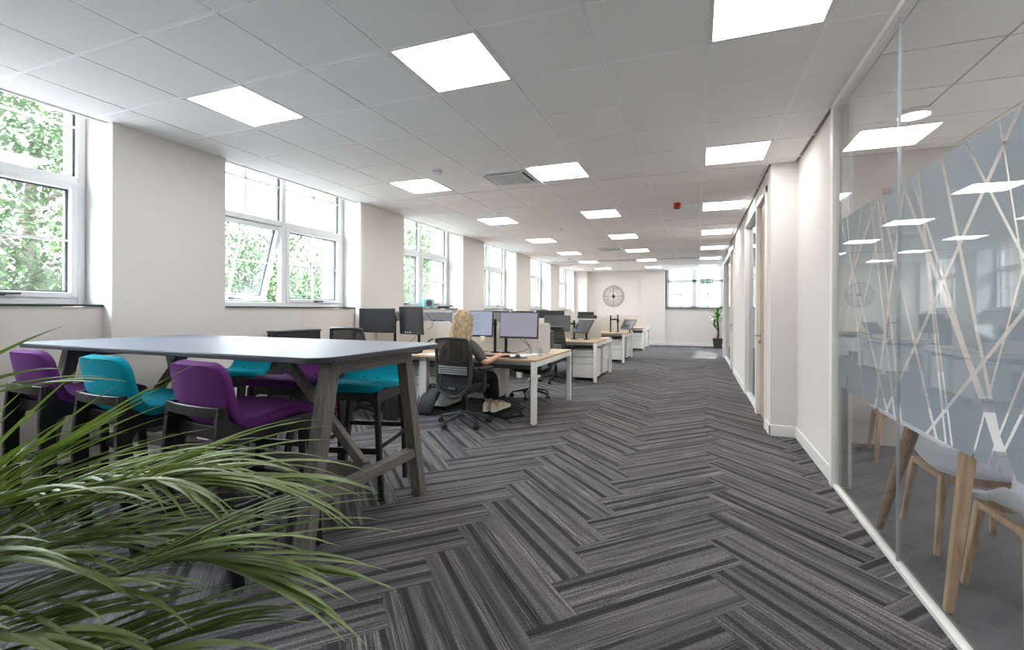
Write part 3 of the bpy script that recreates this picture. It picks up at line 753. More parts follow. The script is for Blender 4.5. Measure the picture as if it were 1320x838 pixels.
# ------------------------------------------------------------------ bench desks
DT = .742
def bench_desk(label, x1, y0, y1, ends=(-1.70,)):
    """four work places back to back; x1 is the aisle end"""
    w = 2.80; d = y1 - y0; t = thing('bench_desk', label, 'desk', (x1 - w / 2, (y0 + y1) / 2, 0), 0, 'white framed bench desks')
    hx, hy = w / 2, d / 2; MO = -.13
    for sx in (-1, 1):
        for sy in (-1, 1):
            a, b = (MO + .002, hx) if sx > 0 else (-hx, MO - .002)
            c, e = (.025, hy) if sy > 0 else (-hy, -.025)
            MB().box(a, b, c, e, DT - .025, DT).build('worktop', OAK, t, bevel=.002)
    for sx in (-1, 1):
        x = sx * (hx - .03)
        f = MB().box(x - .03, x + .03, -hy, hy, DT - .085, DT - .026)
        for sy in (-1, 1):
            f.box(x - .03, x + .03, sy * (hy - .03) - .03, sy * (hy - .03) + .03, .012, DT - .085)
            f.lathe([(.001, 0), (.022, 0), (.022, .014), (.001, .014)], 12, c=(x, sy * (hy - .03), 0))
        f.build('end_frame', WMETAL, t, bevel=.003)
    m = MB()
    for sy in (-1, 1):
        m.box(MO - .05, MO + .05, sy * (hy - .12) - .04, sy * (hy - .12) + .04, 0, DT - .026)
    m.box(MO - .03, MO + .03, -hy + .1, hy - .1, DT - .085, DT - .026)
    m.build('middle_leg', WMETAL, t, bevel=.003)
    b = MB()
    for y in (-hy + .12, -.14, .14, hy - .12): b.box(-hx + .06, hx - .06, y - .02, y + .02, DT - .075, DT - .026)
    b.build('beam', WMETAL, t, bevel=.002)
    MB().box(-hx + .15, hx - .15, -.13, .13, DT - .2, DT - .12).build('cable_tray', MGREY, t, bevel=.003)
    for sx in (-1, 1):
        a, e = (MO + .006, hx - .08) if sx > 0 else (-hx + .01, MO - .006)
        MB().prism(rrect(a, e, DT + .012, 1.142, .035, 4), 'y', -.013, .013).build('divider_screen', CREAM, t, bevel=.003)
    return t
BENCH = [(-1.70, 4.93, 6.52), (-1.69, 8.25, 9.84), (-1.69, 11.66, 13.25), (-1.60, 15.50, 17.10)]
NAMES = ['bench desk nearest the camera, where the woman sits', 'second bench desk from the camera, with a tilted screen at its aisle end', 'third bench desk from the camera, with a laptop on an arm', 'last bench desk, in front of the far wall']
for nme, (x1, y0, y1) in zip(NAMES, BENCH): bench_desk(nme, x1, y0, y1)

# ------------------------------------------------------------------ drawer pedestals
def pedestal(label, x, y, rz):
    t = thing('drawer_pedestal', label, 'drawer unit', (x, y, 0), rz, 'white mobile drawer pedestals under the desks')
    MB().box(-.21, .21, -.265, .28, .055, .575).build('body', WMETAL, t, bevel=.003)
    zs = [(.06, .315), (.32, .445), (.45, .572)]
    for z0, z1 in zs:
        d = MB().box(-.208, .208, -.286, -.267, z0, z1 - .006).build('drawer', WMETAL, t, bevel=.003)
        MB().box(-.208, .208, -.2675, -.2655, z1 - .006, z1).build('finger_pull', MGREY, d)
    MB().lathe([(.001, 0), (.010, 0), (.010, .006), (.001, .007)], 14, M=Matrix.Rotation(PI / 2, 3, 'X'), c=(.16, -.286, .535)).build('lock', BLACKM, t)
    for a in (-.16, .16):
        for b in (-.22, .23):
            c = MB()
            c.lathe([(.001, -.012), (.024, -.012), (.026, 0), (.024, .012), (.001, .012)], 14, M=Matrix.Rotation(PI / 2, 3, 'Y'), c=(a, b, .026))
            c.box(a - .02, a + .02, b - .02, b + .02, .035, .056)
            c.build('caster', BLACKP, t)
    return t
pd = pedestal('white drawer unit behind the leaning laptop bag, left of the seated woman', -3.245, 5.50, 0)
dup(pd, (-3.685, 5.50, 0), 0, 'white drawer unit left of the desk leg, seen past the end of the high table')
dup(pd, (-2.87, 6.21, 0), PI, 'white drawer unit turned away under the woman\'s desk, beyond her legs')
dup(pd, (-1.97, 8.72, 0), 0, 'white drawer unit facing the camera under the second desk, by its aisle end')
dup(pd, (-1.96, 9.42, 0), PI, 'white drawer unit turned away at the aisle end of the second desk')
dup(pd, (-2.00, 12.15, 0), 0, 'white drawer unit facing the camera under the third desk')
dup(pd, (-1.96, 12.85, 0), PI, 'white drawer unit turned away at the aisle end of the third desk')
dup(pd, (-1.91, 15.95, 0), 0, 'white drawer unit facing the camera under the last desk')
dup(pd, (-1.86, 16.66, 0), PI, 'white drawer unit turned away at the aisle end of the last desk')

# ------------------------------------------------------------------ screens
LIT_BLUE = emit('screen_pale_blue', (180, 190, 208), .36)
LIT_LILAC = emit('screen_pale_lilac', (176, 172, 188), .34, .05)
OFF = mat('switched_off_screen', (58, 59, 62), .22, var=.04, scale=4, spec=.6)
OFFD = mat('dark_switched_off_screen', (34, 35, 40), .25, var=.04, scale=4, spec=.6)
GBACK = mat('grey_monitor_back', (118, 120, 122), .5, var=.04)
def monitor(label, x, y, zc, w, h, rz=0, tilt=0, roll=0, face=OFF, back=DGREY, post_dx=0, post_dy=.12, text=False, name='monitor', stand=True, z0=DT):
    """screen faces local -y; post stands on the desk behind it"""
    t = thing(name, label, 'monitor', (x, y, z0), rz, 'desk monitors')
    M = Matrix.Translation((0, 0, zc - z0)) @ Matrix.Rotation(tilt, 4, 'X') @ Matrix.Rotation(roll, 4, 'Y')
    MB().prism(rrect(-w / 2, w / 2, -h / 2, h / 2, .006, 2), 'y', -.012, .016).xf(M).build('casing', back, t, bevel=.003)
    MB().box(-w / 2 + .004, w / 2 - .004, -.0145, -.0125, -h / 2 + .003, h / 2 - .003).xf(M).build('bezel', BLACKP, t)
    s = MB().box(-w / 2 + .010, w / 2 - .010, -.0160, -.0150, -h / 2 + .024, h / 2 - .010).xf(M).build('screen', face, t, smooth=False)
    if text:
        q = MB()
        for k, (a, b) in enumerate(((-.02, .10), (-.06, .14), (-.05, .12), (0, .06), (-.1, .18), (-.02, .13), (.03, .08), (-.06, .1))):
            zz = h / 2 - .065 - k * .026
            q.box(a, b, -.0166, -.0162, zz, zz + .004)
        q.xf(M).build('text_line', mat('screen_text', (96, 112, 150), .5), s)
    MB().box(-.05, .05, .016, .034, -.05, .05).xf(M).build('mount', BLACKP, t, bevel=.003)
    if stand:
        p = MB().lathe([(.001, 0), (.055, 0), (.055, .012), (.001, .012)], 20, c=(post_dx, post_dy, 0.001)).lathe([(.019, .01), (.019, max(.1, zc - z0 + .06))], 16, c=(post_dx, post_dy, 0))
        p.build('post', BLACKM, t)
        a = M @ Vector((0, .03, 0))
        e = MB().bar(a, (post_dx, post_dy, a.z), .03, .035)
        e.ball((post_dx, post_dy, a.z), .03, .03, .032)
        e.build('arm', BLACKM, t, bevel=.003)
    return t
yA = 5.50
monitor('large dark switched-off monitor in front of the second window pier', -4.24, 5.40, 1.150, .60, .345, 0, face=OFFD, post_dx=.22)
m2 = monitor('dark square monitor turned to the right, left of the woman', -3.71, 5.46, 1.155, .46, .385, R(-14), R(3), 0, face=OFF, post_dx=.05, post_dy=.10)
ic = MB()
for k in range(3): ic.box(-.12 + k * .05, -.10 + k * .05, -.0165, -.016, -.172, -.158)
ic.xf(Matrix.Translation((0, 0, 1.155 - DT)) @ Matrix.Rotation(R(3), 4, 'X')).build('taskbar_icon', emit('lit_icons', (235, 235, 240), .4), m2)
monitor('lit pale blue monitor with lines of text in front of the woman', -2.79, yA, 1.125, .61, .345, 0, R(-4), face=LIT_BLUE, post_dx=.28, text=True)
monitor('lit pale lilac monitor nearest the aisle on the woman\'s desk', -2.125, yA, 1.112, .53, .335, R(-3), R(-4), face=LIT_LILAC, post_dx=-.24)
for n, (x, lb) in enumerate(((-3.52, 'back of a grey monitor showing above the divider, left of the woman'), (-2.72, 'back of a grey monitor between the blue and lilac screens'), (-4.15, 'back of a grey monitor far left behind the dark ones'))):
    monitor(lb, x, 5.95, 1.10, .60, .34, PI, R(2), face=OFF, back=GBACK, post_dx=.05)
monitor('grey switched-off monitor at the second desk, above the mesh chair', -2.585, 8.78, 1.05, .53, .315, R(3), R(-10), face=OFF, back=MGREY, post_dx=.32, post_dy=.10)
monitor('dark screen tilted askew at the aisle end of the second desk', -2.06, 8.78, 1.00, .42, .30, R(-36), R(-36), 0, face=OFF, post_dx=-.02, post_dy=.1)
for n, (x, zc, lb) in enumerate(((-2.90, 1.135, 'black monitor back rising over the second desk divider, nearest the aisle'), (-3.52, 1.12, 'black monitor back rising over the second desk divider, in the middle'), (-4.10, 1.12, 'black monitor back rising over the second desk divider, nearest the windows'))):
    monitor(lb, x, 9.32, zc, .62 if n == 0 else .52, .33, PI, R(4), face=OFFD, back=BLACKP, post_dx=.05)
monitor('grey monitor on the second desk, hidden mostly by the lilac screen', -3.35, 8.78, 1.04, .53, .315, R(-3), R(-6), face=OFF, back=MGREY, post_dx=.05)
monitor('black monitor back showing above the third desk divider', -2.92, 12.75, 1.14, .45, .25, PI, R(2), face=OFFD, back=BLACKP, post_dx=.05)
monitor('dark monitor on the third desk, behind the second desk divider', -2.75, 12.15, 1.02, .53, .315, 0, R(-6), face=OFFD, back=BLACKP, post_dx=.05)

# double monitor arm holding an open laptop on the third desk
t = thing('monitor_bracket', 'bare black double monitor arm standing on the third desk', 'monitor arm', (-1.95, 12.25, DT))
MB().lathe([(.001, 0), (.05, 0), (.05, .012), (.001, .012)], 16).lathe([(.018, .01), (.018, .46)], 14).build('post', BLACKM, t)
MB().lathe([(.001, 0), (.05, 0), (.05, .012), (.001, .012)], 16, c=(-.19, 0, 0)).lathe([(.018, .01), (.018, .44)], 14, c=(-.19, 0, 0)).build('second_post', BLACKM, t)
MB().bar((-.19, 0, .33), (.0, 0, .33), .03, .035).ball((0, 0, .30), .034, .034, .06).build('arm', BLACKM, t)
MB().tube([(-.09, -.02, .37), (0, -.03, .44), (.09, -.02, .37), (0, -.03, .30)], .006, 6, closed=True).build('mounting_plate', BLACKM, t)
t = thing('laptop', 'dark open laptop propped at the aisle end of the third desk', 'laptop', (-1.66, 12.12, DT + .13), R(-34))
Mq = Matrix.Rotation(R(-36), 4, 'X')
MB().prism(rrect(-.20, .20, -.15, .15, .012, 3), 'y', -.008, .008).xf(Matrix.Translation((0, 0, .08)) @ Mq).build('lid', DGREY, t, bevel=.002)
MB().box(-.185, .185, -.0095, -.0085, -.135, .135).xf(Matrix.Translation((0, 0, .08)) @ Mq).build('screen', OFFD, t, smooth=False)
MB().box(-.14, .06, -.0105, -.0095, -.10, -.01).xf(Matrix.Translation((0, 0, .08)) @ Mq).build('screen_window', BLACKP, t, smooth=False)
MB().lathe([(.001, -.13), (.06, -.13), (.06, -.12), (.015, -.115), (.015, -.01), (.001, -.01)], 16, c=(0, .05, 0)).build('riser', BLACKM, t)

# ------------------------------------------------------------------ things on and around the desks
def flat(name, label, cat, x, y, w, d, h, rz, m, group=None, z=DT + .001):
    t = MB().box(-w / 2, w / 2, -d / 2, d / 2, 0, h).build(name, m, bevel=min(.002, h / 3))
    t.location = (x, y, z); t.rotation_euler = (0, 0, rz)
    return tag(t, label, cat, group)
flat('paper_sheet', 'white paper sheet lying right of the mouse on the woman\'s desk', 'paper', -2.13, 5.33, .30, .21, .002, R(12), PAPER, 'papers on the woman\'s desk')
flat('paper_sheet', 'white paper sheet under the glass bottle by the divider end', 'paper', -1.96, 5.52, .21, .297, .002, R(-30), PAPER, 'papers on the woman\'s desk', DT + .0035)
flat('paper_sheet', 'white paper sheet left of the woman\'s chair on the desk edge', 'paper', -3.05, 5.12, .30, .21, .003, R(8), PAPER)
flat('envelope', 'buff envelope lying behind the papers under the lilac monitor', 'envelope', -2.10, 5.60, .23, .12, .003, R(5), mat('buff_paper', (214, 196, 170), .85), None, DT + .006)
flat('sticky_note', 'pale yellow note stuck below the blue monitor', 'note', -2.62, 5.462, .07, .003, .06, 0, mat('pale_yellow_paper', (222, 216, 186), .85), None, .905)
def keyboard(label, x, y, rz):
    t = thing('keyboard', label, 'keyboard', (x, y, DT), rz)
    MB().box(-.21, .21, -.065, .065, .002, .016).build('base', BLACKP, t, bevel=.004)
    k = MB()
    for r in range(5):
        for c in range(15): k.box(-.20 + c * .0268, -.178 + c * .0268, -.056 + r * .023, -.037 + r * .023, .015, .021)
    k.build('keys', DGREY, t, smooth=False)
    return t
kb = keyboard('black keyboard under the woman\'s hand', -2.32, 5.12, R(-2))
dup(kb, (-3.98, 5.15, DT), R(3), 'black keyboard on the desk at the left, behind the high table')
dup(kb, (-2.55, 8.45, DT), R(-3), 'black keyboard on the second desk in front of the grey monitor')
t = thing('mouse_mat', 'dark oval mouse mat by the woman\'s right hand', 'mouse mat', (-1.98, 5.07, DT + .001))
MB().prism([(math.cos(a * PI / 14) * .13, math.sin(a * PI / 14) * .10) for a in range(28)], 'z', 0, .005).build('pad', DGREY, t, bevel=.001)
MB().ball((.0, -.075, .006), .07, .022, .012).build('wrist_rest', BLACKP, t)
t = thing('computer_mouse', 'black computer mouse on the dark mat', 'mouse', (-1.985, 5.10, DT + .006))
MB().ball((0, 0, .010), .031, .054, .024, 16, 10).build('body', BLACKP, t)
MB().lathe([(.001, -.004), (.010, -.004), (.010, .004), (.001, .004)], 10, M=Matrix.Rotation(PI / 2, 3, 'Y'), c=(0, .026, .030)).build('scroll_wheel', MGREY, t)
CLEAR = glass_material('clear_drinking_glass', (.95, .97, .97, 1), boost=.05)
t = thing('glass_bottle', 'small clear glass bottle by the divider end', 'bottle', (-1.90, 5.63, DT + .006))
MB().lathe([(.001, .002), (.032, .002), (.034, .01), (.034, .10), (.014, .135), (.013, .17)], 20).build('body', CLEAR, t)
MB().lathe([(.015, .168), (.015, .19), (.001, .19)], 16).build('cap', WPLAST, t)
t = thing('drinking_glass', 'clear tumbler beside the glass bottle', 'glass', (-1.80, 5.40, DT))
MB().lathe([(.001, .002), (.030, .002), (.036, .10), (.033, .10), (.028, .008), (.001, .008)], 20).build('body', CLEAR, t)
t = thing('desk_phone', 'black desk phone on the left desk, behind the high table', 'phone', (-3.43, 5.12, DT), R(10))
MB().prism([(-.09, .0), (.09, 0), (.09, .075), (-.09, .02)], 'x', -.08, .08).build('body', BLACKP, t, bevel=.004)
MB().tube(smooth_path([(-.05, -.08, .04), (-.05, -.07, .065), (-.05, 0, .085), (-.05, .07, .11), (-.05, .08, .085)], 4), .018, 8).build('handset', BLACKP, t)
MB().box(.0, .07, .03, .07, .056, .062).build('display', MGREY, t)
CABLE = mat('black_cable', (20, 20, 22), .5)
def cable(label, pts, group='cables on the woman\'s desk', r=.004, m=None):
    o = MB().tube(smooth_path(pts, 8), r, 6).build('cable', m or CABLE)
    return tag(o, label, 'cable', group)
cable('long black cable looping from the lilac monitor back to its post foot', [(-2.20, 5.56, .98), (-2.10, 5.60, .90), (-2.03, 5.62, .83), (-2.10, 5.58, .775), (-2.30, 5.54, .75), (-2.38, 5.50, .747)])
cable('black cable dropping from the lilac monitor to the divider end', [(-2.10, 5.56, .97), (-2.05, 5.58, .90), (-2.0, 5.60, .82), (-1.98, 5.57, .748)])
cable('thin black cable hanging right of the dark square monitor', [(-3.52, 5.54, 1.26), (-3.44, 5.55, 1.16), (-3.42, 5.54, 1.08), (-3.50, 5.53, 1.03)])
cable('thin grey cable running down from the window sill behind the square monitor', [(-4.66, 8.05, 1.30), (-4.40, 8.0, 1.1), (-4.30, 8.0, .76)], None, .005, MGREY)
cable('thick black cable curving up beside the square monitor post', [(-3.58, 5.60, .75), (-3.54, 5.58, .80), (-3.47, 5.54, .875), (-3.40, 5.53, .905)], None, .011)
cable('thin black cable slanting across the divider left of the square monitor post', [(-3.98, 5.66, .75), (-3.88, 5.62, .82), (-3.72, 5.58, .92), (-3.70, 5.56, 1.0)])
cable('thin white cable on the second desk under the tilted screen', [(-2.30, 8.70, .748), (-2.15, 8.62, .752), (-2.08, 8.70, .79), (-2.02, 8.66, .752), (-1.95, 8.60, .748)], None, .005, MGREY)

# footrest and bags
t = thing('footrest', 'black tilting footrest with a ribbed plate under the woman\'s feet', 'footrest', (-2.25, 5.30, 0), R(-28))
MB().box(-.23, .23, -.17, .17, -.010, .010).xf(Matrix.Translation((0, 0, .075)) @ Matrix.Rotation(R(14), 4, 'X')).build('plate', BLACKP, t, bevel=.006)
rb = MB()
for k in range(9): rb.box(-.16, .16, -.13 + k * .03, -.118 + k * .03, .010, .015)
rb.xf(Matrix.Translation((0, 0, .075)) @ Matrix.Rotation(R(14), 4, 'X')).build('ribs', DGREY, t)
MB().tube([(-.20, -.14, .012), (-.20, .15, .012), (-.20, .10, .07)], .012, 8).tube([(.20, -.14, .012), (.20, .15, .012), (.20, .10, .07)], .012, 8).build('base_frame', BLACKM, t)
BAGG = mat('grey_nylon', (62, 62, 67), .6, var=.15, scale=8, bump=.3, bscale=12)
BAGB = mat('black_nylon', (36, 36, 40), .6, var=.2, scale=10, bump=.3, bscale=14)
t = thing('laptop_bag', 'grey padded laptop bag leaning on the white drawers', 'bag', (-3.18, 4.88, 0), R(-10))
def bagf(u, v):
    x = (u - .5) * 2; z = v
    w = .125 - .02 * (1 - z) ** 2 ; rx = abs(x) ** 4
    return (x * w + .03 * z, .09 + .15 * z - .05 * (1 - rx) * math.sin(PI * min(1, z * .96 + .02)) - .02 + .006 * math.sin(9 * x + 5 * z), .012 + .32 * z - .02 * rx * (z > .5))
MB().grid(bagf, 14, 14).build('shell', BAGG, t, solid=.055, sub=1)
MB().tube(smooth_path([(-.11, .04, .03), (-.12, .09, .17), (-.10, .17, .315), (.03, .19, .34), (.145, .17, .32), (.15, .10, .17), (.115, .04, .03)], 5), .007, 6).build('piping', BLACKP, t)
MB().tube(smooth_path([(-.03, .19, .335), (-.02, .215, .36), (.05, .215, .36), (.06, .19, .335)], 5), .009, 6).build('handle', BLACKP, t)
t = thing('shoulder_bag', 'soft black bag on the carpet, seen through the bar stool legs', 'bag', (-3.40, 4.62, 0), R(10))
def bag2(u, v):
    a = u * 2 * PI; z = v
    r = 1 - .28 * z - .10 * (1 - z) ** 3
    return (.13 * r * math.cos(a) * (1 + .06 * math.sin(5 * a)), .085 * r * math.sin(a) * (1 + .1 * math.sin(3 * a + 4 * z)), .004 + .30 * z)
MB().grid(bag2, 24, 10).build('body', BAGB, t, solid=.006, sub=1)
MB().ball((0, 0, .285), .095, .06, .03).build('flap', BAGB, t)
MB().tube(smooth_path([(.09, 0, .29), (.14, -.05, .2), (.15, -.10, .05), (.08, -.15, .012), (-.02, -.16, .012), (-.08, -.10, .06), (-.10, -.03, .28)], 6), .008, 6).build('strap', BLACKP, t)
# ------------------------------------------------------------------ office chairs
MESHM = bpy.data.materials.new('black_back_mesh'); nt, N, L = nodes_of(MESHM); X = NX(nt)
b = N['Principled BSDF']; b.inputs['Base Color'].default_value = lin(26, 26, 28); b.inputs['Roughness'].default_value = .8
tc = N.new('ShaderNodeTexCoord'); wv = N.new('ShaderNodeTexNoise'); wv.inputs['Scale'].default_value = 60
L.new(tc.outputs['Object'], wv.inputs['Vector'])
tr = N.new('ShaderNodeBsdfTransparent'); ms = N.new('ShaderNodeMixShader')
L.new(X.m('MULTIPLY_ADD', wv.outputs['Fac'], .08, .84), ms.inputs[0]); L.new(tr.outputs[0], ms.inputs[1]); L.new(b.outputs[0], ms.inputs[2]); L.new(ms.outputs[0], N['Material Output'].inputs['Surface'])
SEATF = mat('black_seat_fabric', (38, 38, 42), .9, var=.08, scale=200, bump=.1, bscale=500)

def make_office_chair(label, loc, rz, lift=0.0, base_rot=0.0):
    t = thing('office_chair', label, 'office chair', loc, rz, 'black mesh back office chairs')
    sz = .47 + lift
    base = empty('swivel_base'); base.parent = t; base.rotation_euler = (0, 0, base_rot)
    b = MB()
    for k in range(5):
        a = R(72 * k + 40); c, s = math.cos(a), math.sin(a)
        b.bar((c * .03, s * .03, .125), (c * .295, s * .295, .078), .055, .045, w2=.032, h2=.022)
    b.lathe([(.001, .085), (.05, .085), (.05, .155), (.034, .165), (.001, .165)], 20)
    b.build('star_base', GREYFR if lift == 0 else BLACKP, base, bevel=.005)
    for k in range(5):
        a = R(72 * k + 40); c, s = math.cos(a), math.sin(a)
        M = Matrix.Rotation(a + .5, 3, 'Z') @ Matrix.Rotation(PI / 2, 3, 'Y')
        m = MB()
        for o in (-.018, .018):
            off = Matrix.Rotation(a + .5, 3, 'Z') @ Vector((o, 0, 0))
            m.lathe([(.001, -.010), (.024, -.012), (.0285, 0), (.024, .012), (.001, .010)], 16, M=M, c=(c * .295 + off.x, s * .295 + off.y, .0285))
        m.tube([(c * .295, s * .295, .035), (c * .295, s * .295, .075)], .009, 8)
        m.build('caster', BLACKP, base)
    MB().lathe([(.028, .16), (.028, .30), (.016, .302), (.016, sz - .10)], 18).build('gas_column', BLACKM, t)
    m = MB().box(-.09, .09, -.13, .10, sz - .115, sz - .055).bar((0, -.10, sz - .085), (0, -.235, sz - .03), .10, .03)
    m.bar((.09, .02, sz - .08), (.20, .03, sz - .085), .012, .012)
    m.build('mechanism', BLACKP, t, bevel=.008)
    def seat(u, v):
        a = (u - .5) * 2; q = (v - .5) * 2
        r = .18
        x = a * .245; y = q * .235 + .01
        # rounded corners
        ex = max(0, abs(a) - .6) / .4; ey = max(0, abs(q) - .6) / .4
        k = 1 - .10 * (ex * ey)
        z = sz - .018 * abs(a) ** 3 * -1 * .3 - .03 * max(0, q - .4) ** 2 * 2
        return (x * k, y * k, z - .025 * (abs(a) ** 6 + abs(q) ** 6) * .5)
    MB().grid(seat, 14, 14).build('seat', SEATF, t, solid=.065, sub=1, off=-1)
    # back frame
    zb = sz + .0
    P = [(-.205, .50), (-.225, .40), (-.235, .25), (-.225, .10), (-.21, .0), (-.155, -.07), (0, -.13), (.155, -.07), (.21, .0), (.225, .10), (.235, .25), (.225, .40), (.205, .50)]
    def yb(z): return -.235 - .045 * math.sin((z + .1) / .6 * PI) * -1 * .6 - .05 * max(0, z - .2) - .0
    top = [(-.205, .50), (-.18, .515), (0, .522), (.18, .515), (.205, .50)]
    def pt(x, z): return Vector((x, yb(z) - .05 * (1 - (x / .235) ** 2) * -.4 - .02 + .035 * (abs(x) / .235) ** 2, zb + z))
    loop = smooth_path([pt(*p) for p in P], 4)
    fr = MB().tube(loop, .017, 10, flat=1.25).tube(smooth_path([pt(*p) for p in top], 4), .021, 10, flat=.8)
    fr.build('back_frame', GREYFR, t)
    def mesh(u, v):
        z = -.10 + .615 * v
        # width of the frame at this height
        prof = [(-.115, .0), (-.055, .165), (0, .207), (.10, .222), (.25, .232), (.40, .222), (.515, .20)]
        w = .2
        for i in range(len(prof) - 1):
            if prof[i][0] <= z <= prof[i + 1][0]:
                f = (z - prof[i][0]) / (prof[i + 1][0] - prof[i][0]); w = prof[i][1] * (1 - f) + prof[i + 1][1] * f
        return pt((u - .5) * 2 * w * .985, z)
    MB().grid(mesh, 12, 24).build('back_mesh', MESHM, t)
    sl = MB()
    for k in range(4):
        z = .135 + k * .024
        sl.tube([pt(x, z) + Vector((0, -.022, 0)) for x in (-.19, -.1, 0, .1, .19)], .0085, 6)
    sl.build('lumbar_slat', MGREY, t)
    for s in (-1, 1):
        a = MB().tube(smooth_path([(s * .20, -.02, sz - .07), (s * .275, -.02, sz - .06), (s * .285, -.02, sz + .02), (s * .285, -.01, sz + .18)], 5), .018, 8, flat=1.3)
        ao = a.build('armrest', GREYFR, t)
        MB().prism(rrect(s * .285 - .042, s * .285 + .042, -.12, .14, .035, 4), 'z', sz + .175, sz + .205).build('arm_pad', BLACKP, ao, bevel=.008)
    return t
c1 = make_office_chair('grey framed mesh office chair the blonde woman sits on', (-2.49, 4.71, 0), R(-7), 0, R(4))
dup(c1, (-2.33, 6.57, 0), R(180 - 24), 'office chair with black seat pushed under the far side of the woman\'s desk')
c3 = make_office_chair('mesh office chair with its back to the camera at the second desk', (-2.40, 8.08, 0), R(-4), .02, R(12))
c4 = make_office_chair('tall mesh office chair behind the high table, under the dark square monitors', (-3.90, 4.62, 0), R(5), .09, R(20))
dup(c3, (-3.75, 8.10, 0), R(8), 'office chair at the second desk on the window side')
dup(c3, (-2.45, 10.12, 0), R(176), 'office chair behind the second desk facing the camera, aisle side')
dup(c3, (-3.7, 10.15, 0), R(190), 'office chair behind the second desk facing the camera, window side')
dup(c3, (-2.75, 11.45, 0), R(10), 'office chair with its back to the camera at the third desk')
dup(c3, (-2.45, 13.55, 0), R(172), 'office chair behind the third desk facing the camera')
dup(c3, (-2.75, 15.3, 0), R(-8), 'office chair with its back to the camera at the last desk')

# ------------------------------------------------------------------ the woman
SKIN = mat('skin', (205, 160, 136), .55, var=.03, scale=40)
TSHIRT = mat('charcoal_tshirt', (86, 85, 81), .95, var=.08, scale=60, bump=.15, bscale=90)
TROUS = mat('black_trousers', (24, 24, 26), .9, var=.1, scale=60)
SHOE = mat('cream_trainer_leather', (216, 204, 184), .6, var=.05)
HAIR = bpy.data.materials.new('blonde_hair'); nt, N, L = nodes_of(HAIR); b = N['Principled BSDF']; b.inputs['Roughness'].default_value = .5
tc = N.new('ShaderNodeTexCoord'); mp = N.new('ShaderNodeMapping'); mp.inputs['Scale'].default_value = (55, 55, 1.2)
nz = N.new('ShaderNodeTexNoise'); nz.inputs['Scale'].default_value = 1.5; nz.inputs['Detail'].default_value = 4
L.new(tc.outputs['Object'], mp.inputs[0]); L.new(mp.outputs[0], nz.inputs['Vector'])
X = NX(nt); L.new(X.ramp(nz.outputs['Fac'], [(.3, lin(128, 104, 78)), (.5, lin(186, 160, 126)), (.68, lin(222, 202, 172))]), b.inputs['Base Color'])

def skin_mesh(name, V, E, m, parent, root=0, sub=2):
    me = bpy.data.meshes.new(name); me.from_pydata([v[:3] for v in V], E, []); me.materials.append(m)
    o = bpy.data.objects.new(name, me); COL.objects.link(o); o.parent = parent
    md = o.modifiers.new('Skin', 'SKIN'); md.use_smooth_shade = True; md.branch_smoothing = .4
    lay = me.skin_vertices[0].data if len(me.skin_vertices) else None
    if lay is None:
        bm = bmesh.new(); bm.from_mesh(me); bm.verts.layers.skin.verify(); bm.to_mesh(me); bm.free(); lay = me.skin_vertices[0].data
    for i, v in enumerate(V):
        r = v[3]; lay[i].radius = r if isinstance(r, tuple) else (r, r); lay[i].use_root = (i == root)
    s = o.modifiers.new('Sub', 'SUBSURF'); s.levels = sub; s.render_levels = sub
    return o

w = thing('person', 'seated woman with long blonde hair, charcoal T-shirt and black trousers, back to the camera', 'person', (-2.525, 4.72, 0), R(-5))
V = []; E = []
def vtx(x, y, z, r, to=None):
    V.append((x, y, z, r)); i = len(V) - 1
    if to is not None: E.append((to, i))
    return i
pel = vtx(0, -.02, .545, (.135, .105))
sp1 = vtx(0, -.035, .66, (.115, .09), pel); ch = vtx(0, -.03, .80, (.13, .09), sp1); uc = vtx(0, -.02, .89, (.105, .068), ch)
nb = vtx(0, -.005, .965, (.052, .052), uc); nk = vtx(0, .01, 1.03, (.046, .048), nb)
hd = vtx(0, .03, 1.115, (.070, .080), nk); hc = vtx(0, .03, 1.195, (.076, .090), hd); ct = vtx(0, .025, 1.25, (.055, .066), hc)
chin = vtx(0, .082, 1.072, (.036, .028), hd); nose = vtx(0, .124, 1.135, .009, hd)
for s in (-1, 1): vtx(s * .082, .025, 1.14, (.010, .018), hd)
def hand(wr, d, side, up=Vector((0, 0, 1))):
    """palm, four fingers of their own lengths and a thumb, gently curled over a surface"""
    p = Vector(V[wr][:3]); d = Vector(d).normalized(); s = d.cross(up).normalized() * side
    q = p + d * .055; palm = vtx(q.x, q.y, q.z, (.032, .015), wr)
    for k, ln in enumerate((.062, .072, .067, .052)):
        o = (k - 1.5) * .019
        a = q + d * .035 + s * o + up * .004; b_ = a + d * ln * .5 + up * .006; c_ = b_ + d * ln * .42 - up * .014
        i = vtx(*a, .0095, palm); i = vtx(*b_, .0088, i); vtx(*c_, .0075, i)
    a = q - d * .015 - s * .032; b_ = a + d * .034 - s * .014 - up * .004; c_ = b_ + d * .026 + s * .002 - up * .006
    i = vtx(*a, .012, palm); i = vtx(*b_, .010, i); vtx(*c_, .0085, i)
sr = vtx(.165, -.015, .895, (.046, .046), uc); er = vtx(.305, .0, .705, (.040, .040), sr); wr = vtx(.375, .215, .785, (.025, .022), er)
hand(wr, (.25, 1, -.04), 1)
sl = vtx(-.165, -.015, .895, (.046, .046), uc); el = vtx(-.285, .03, .705, (.040, .040), sl); wl_ = vtx(-.20, .27, .785, (.025, .022), el)
hand(wl_, (.2, 1, -.04), -1)
FEET = []
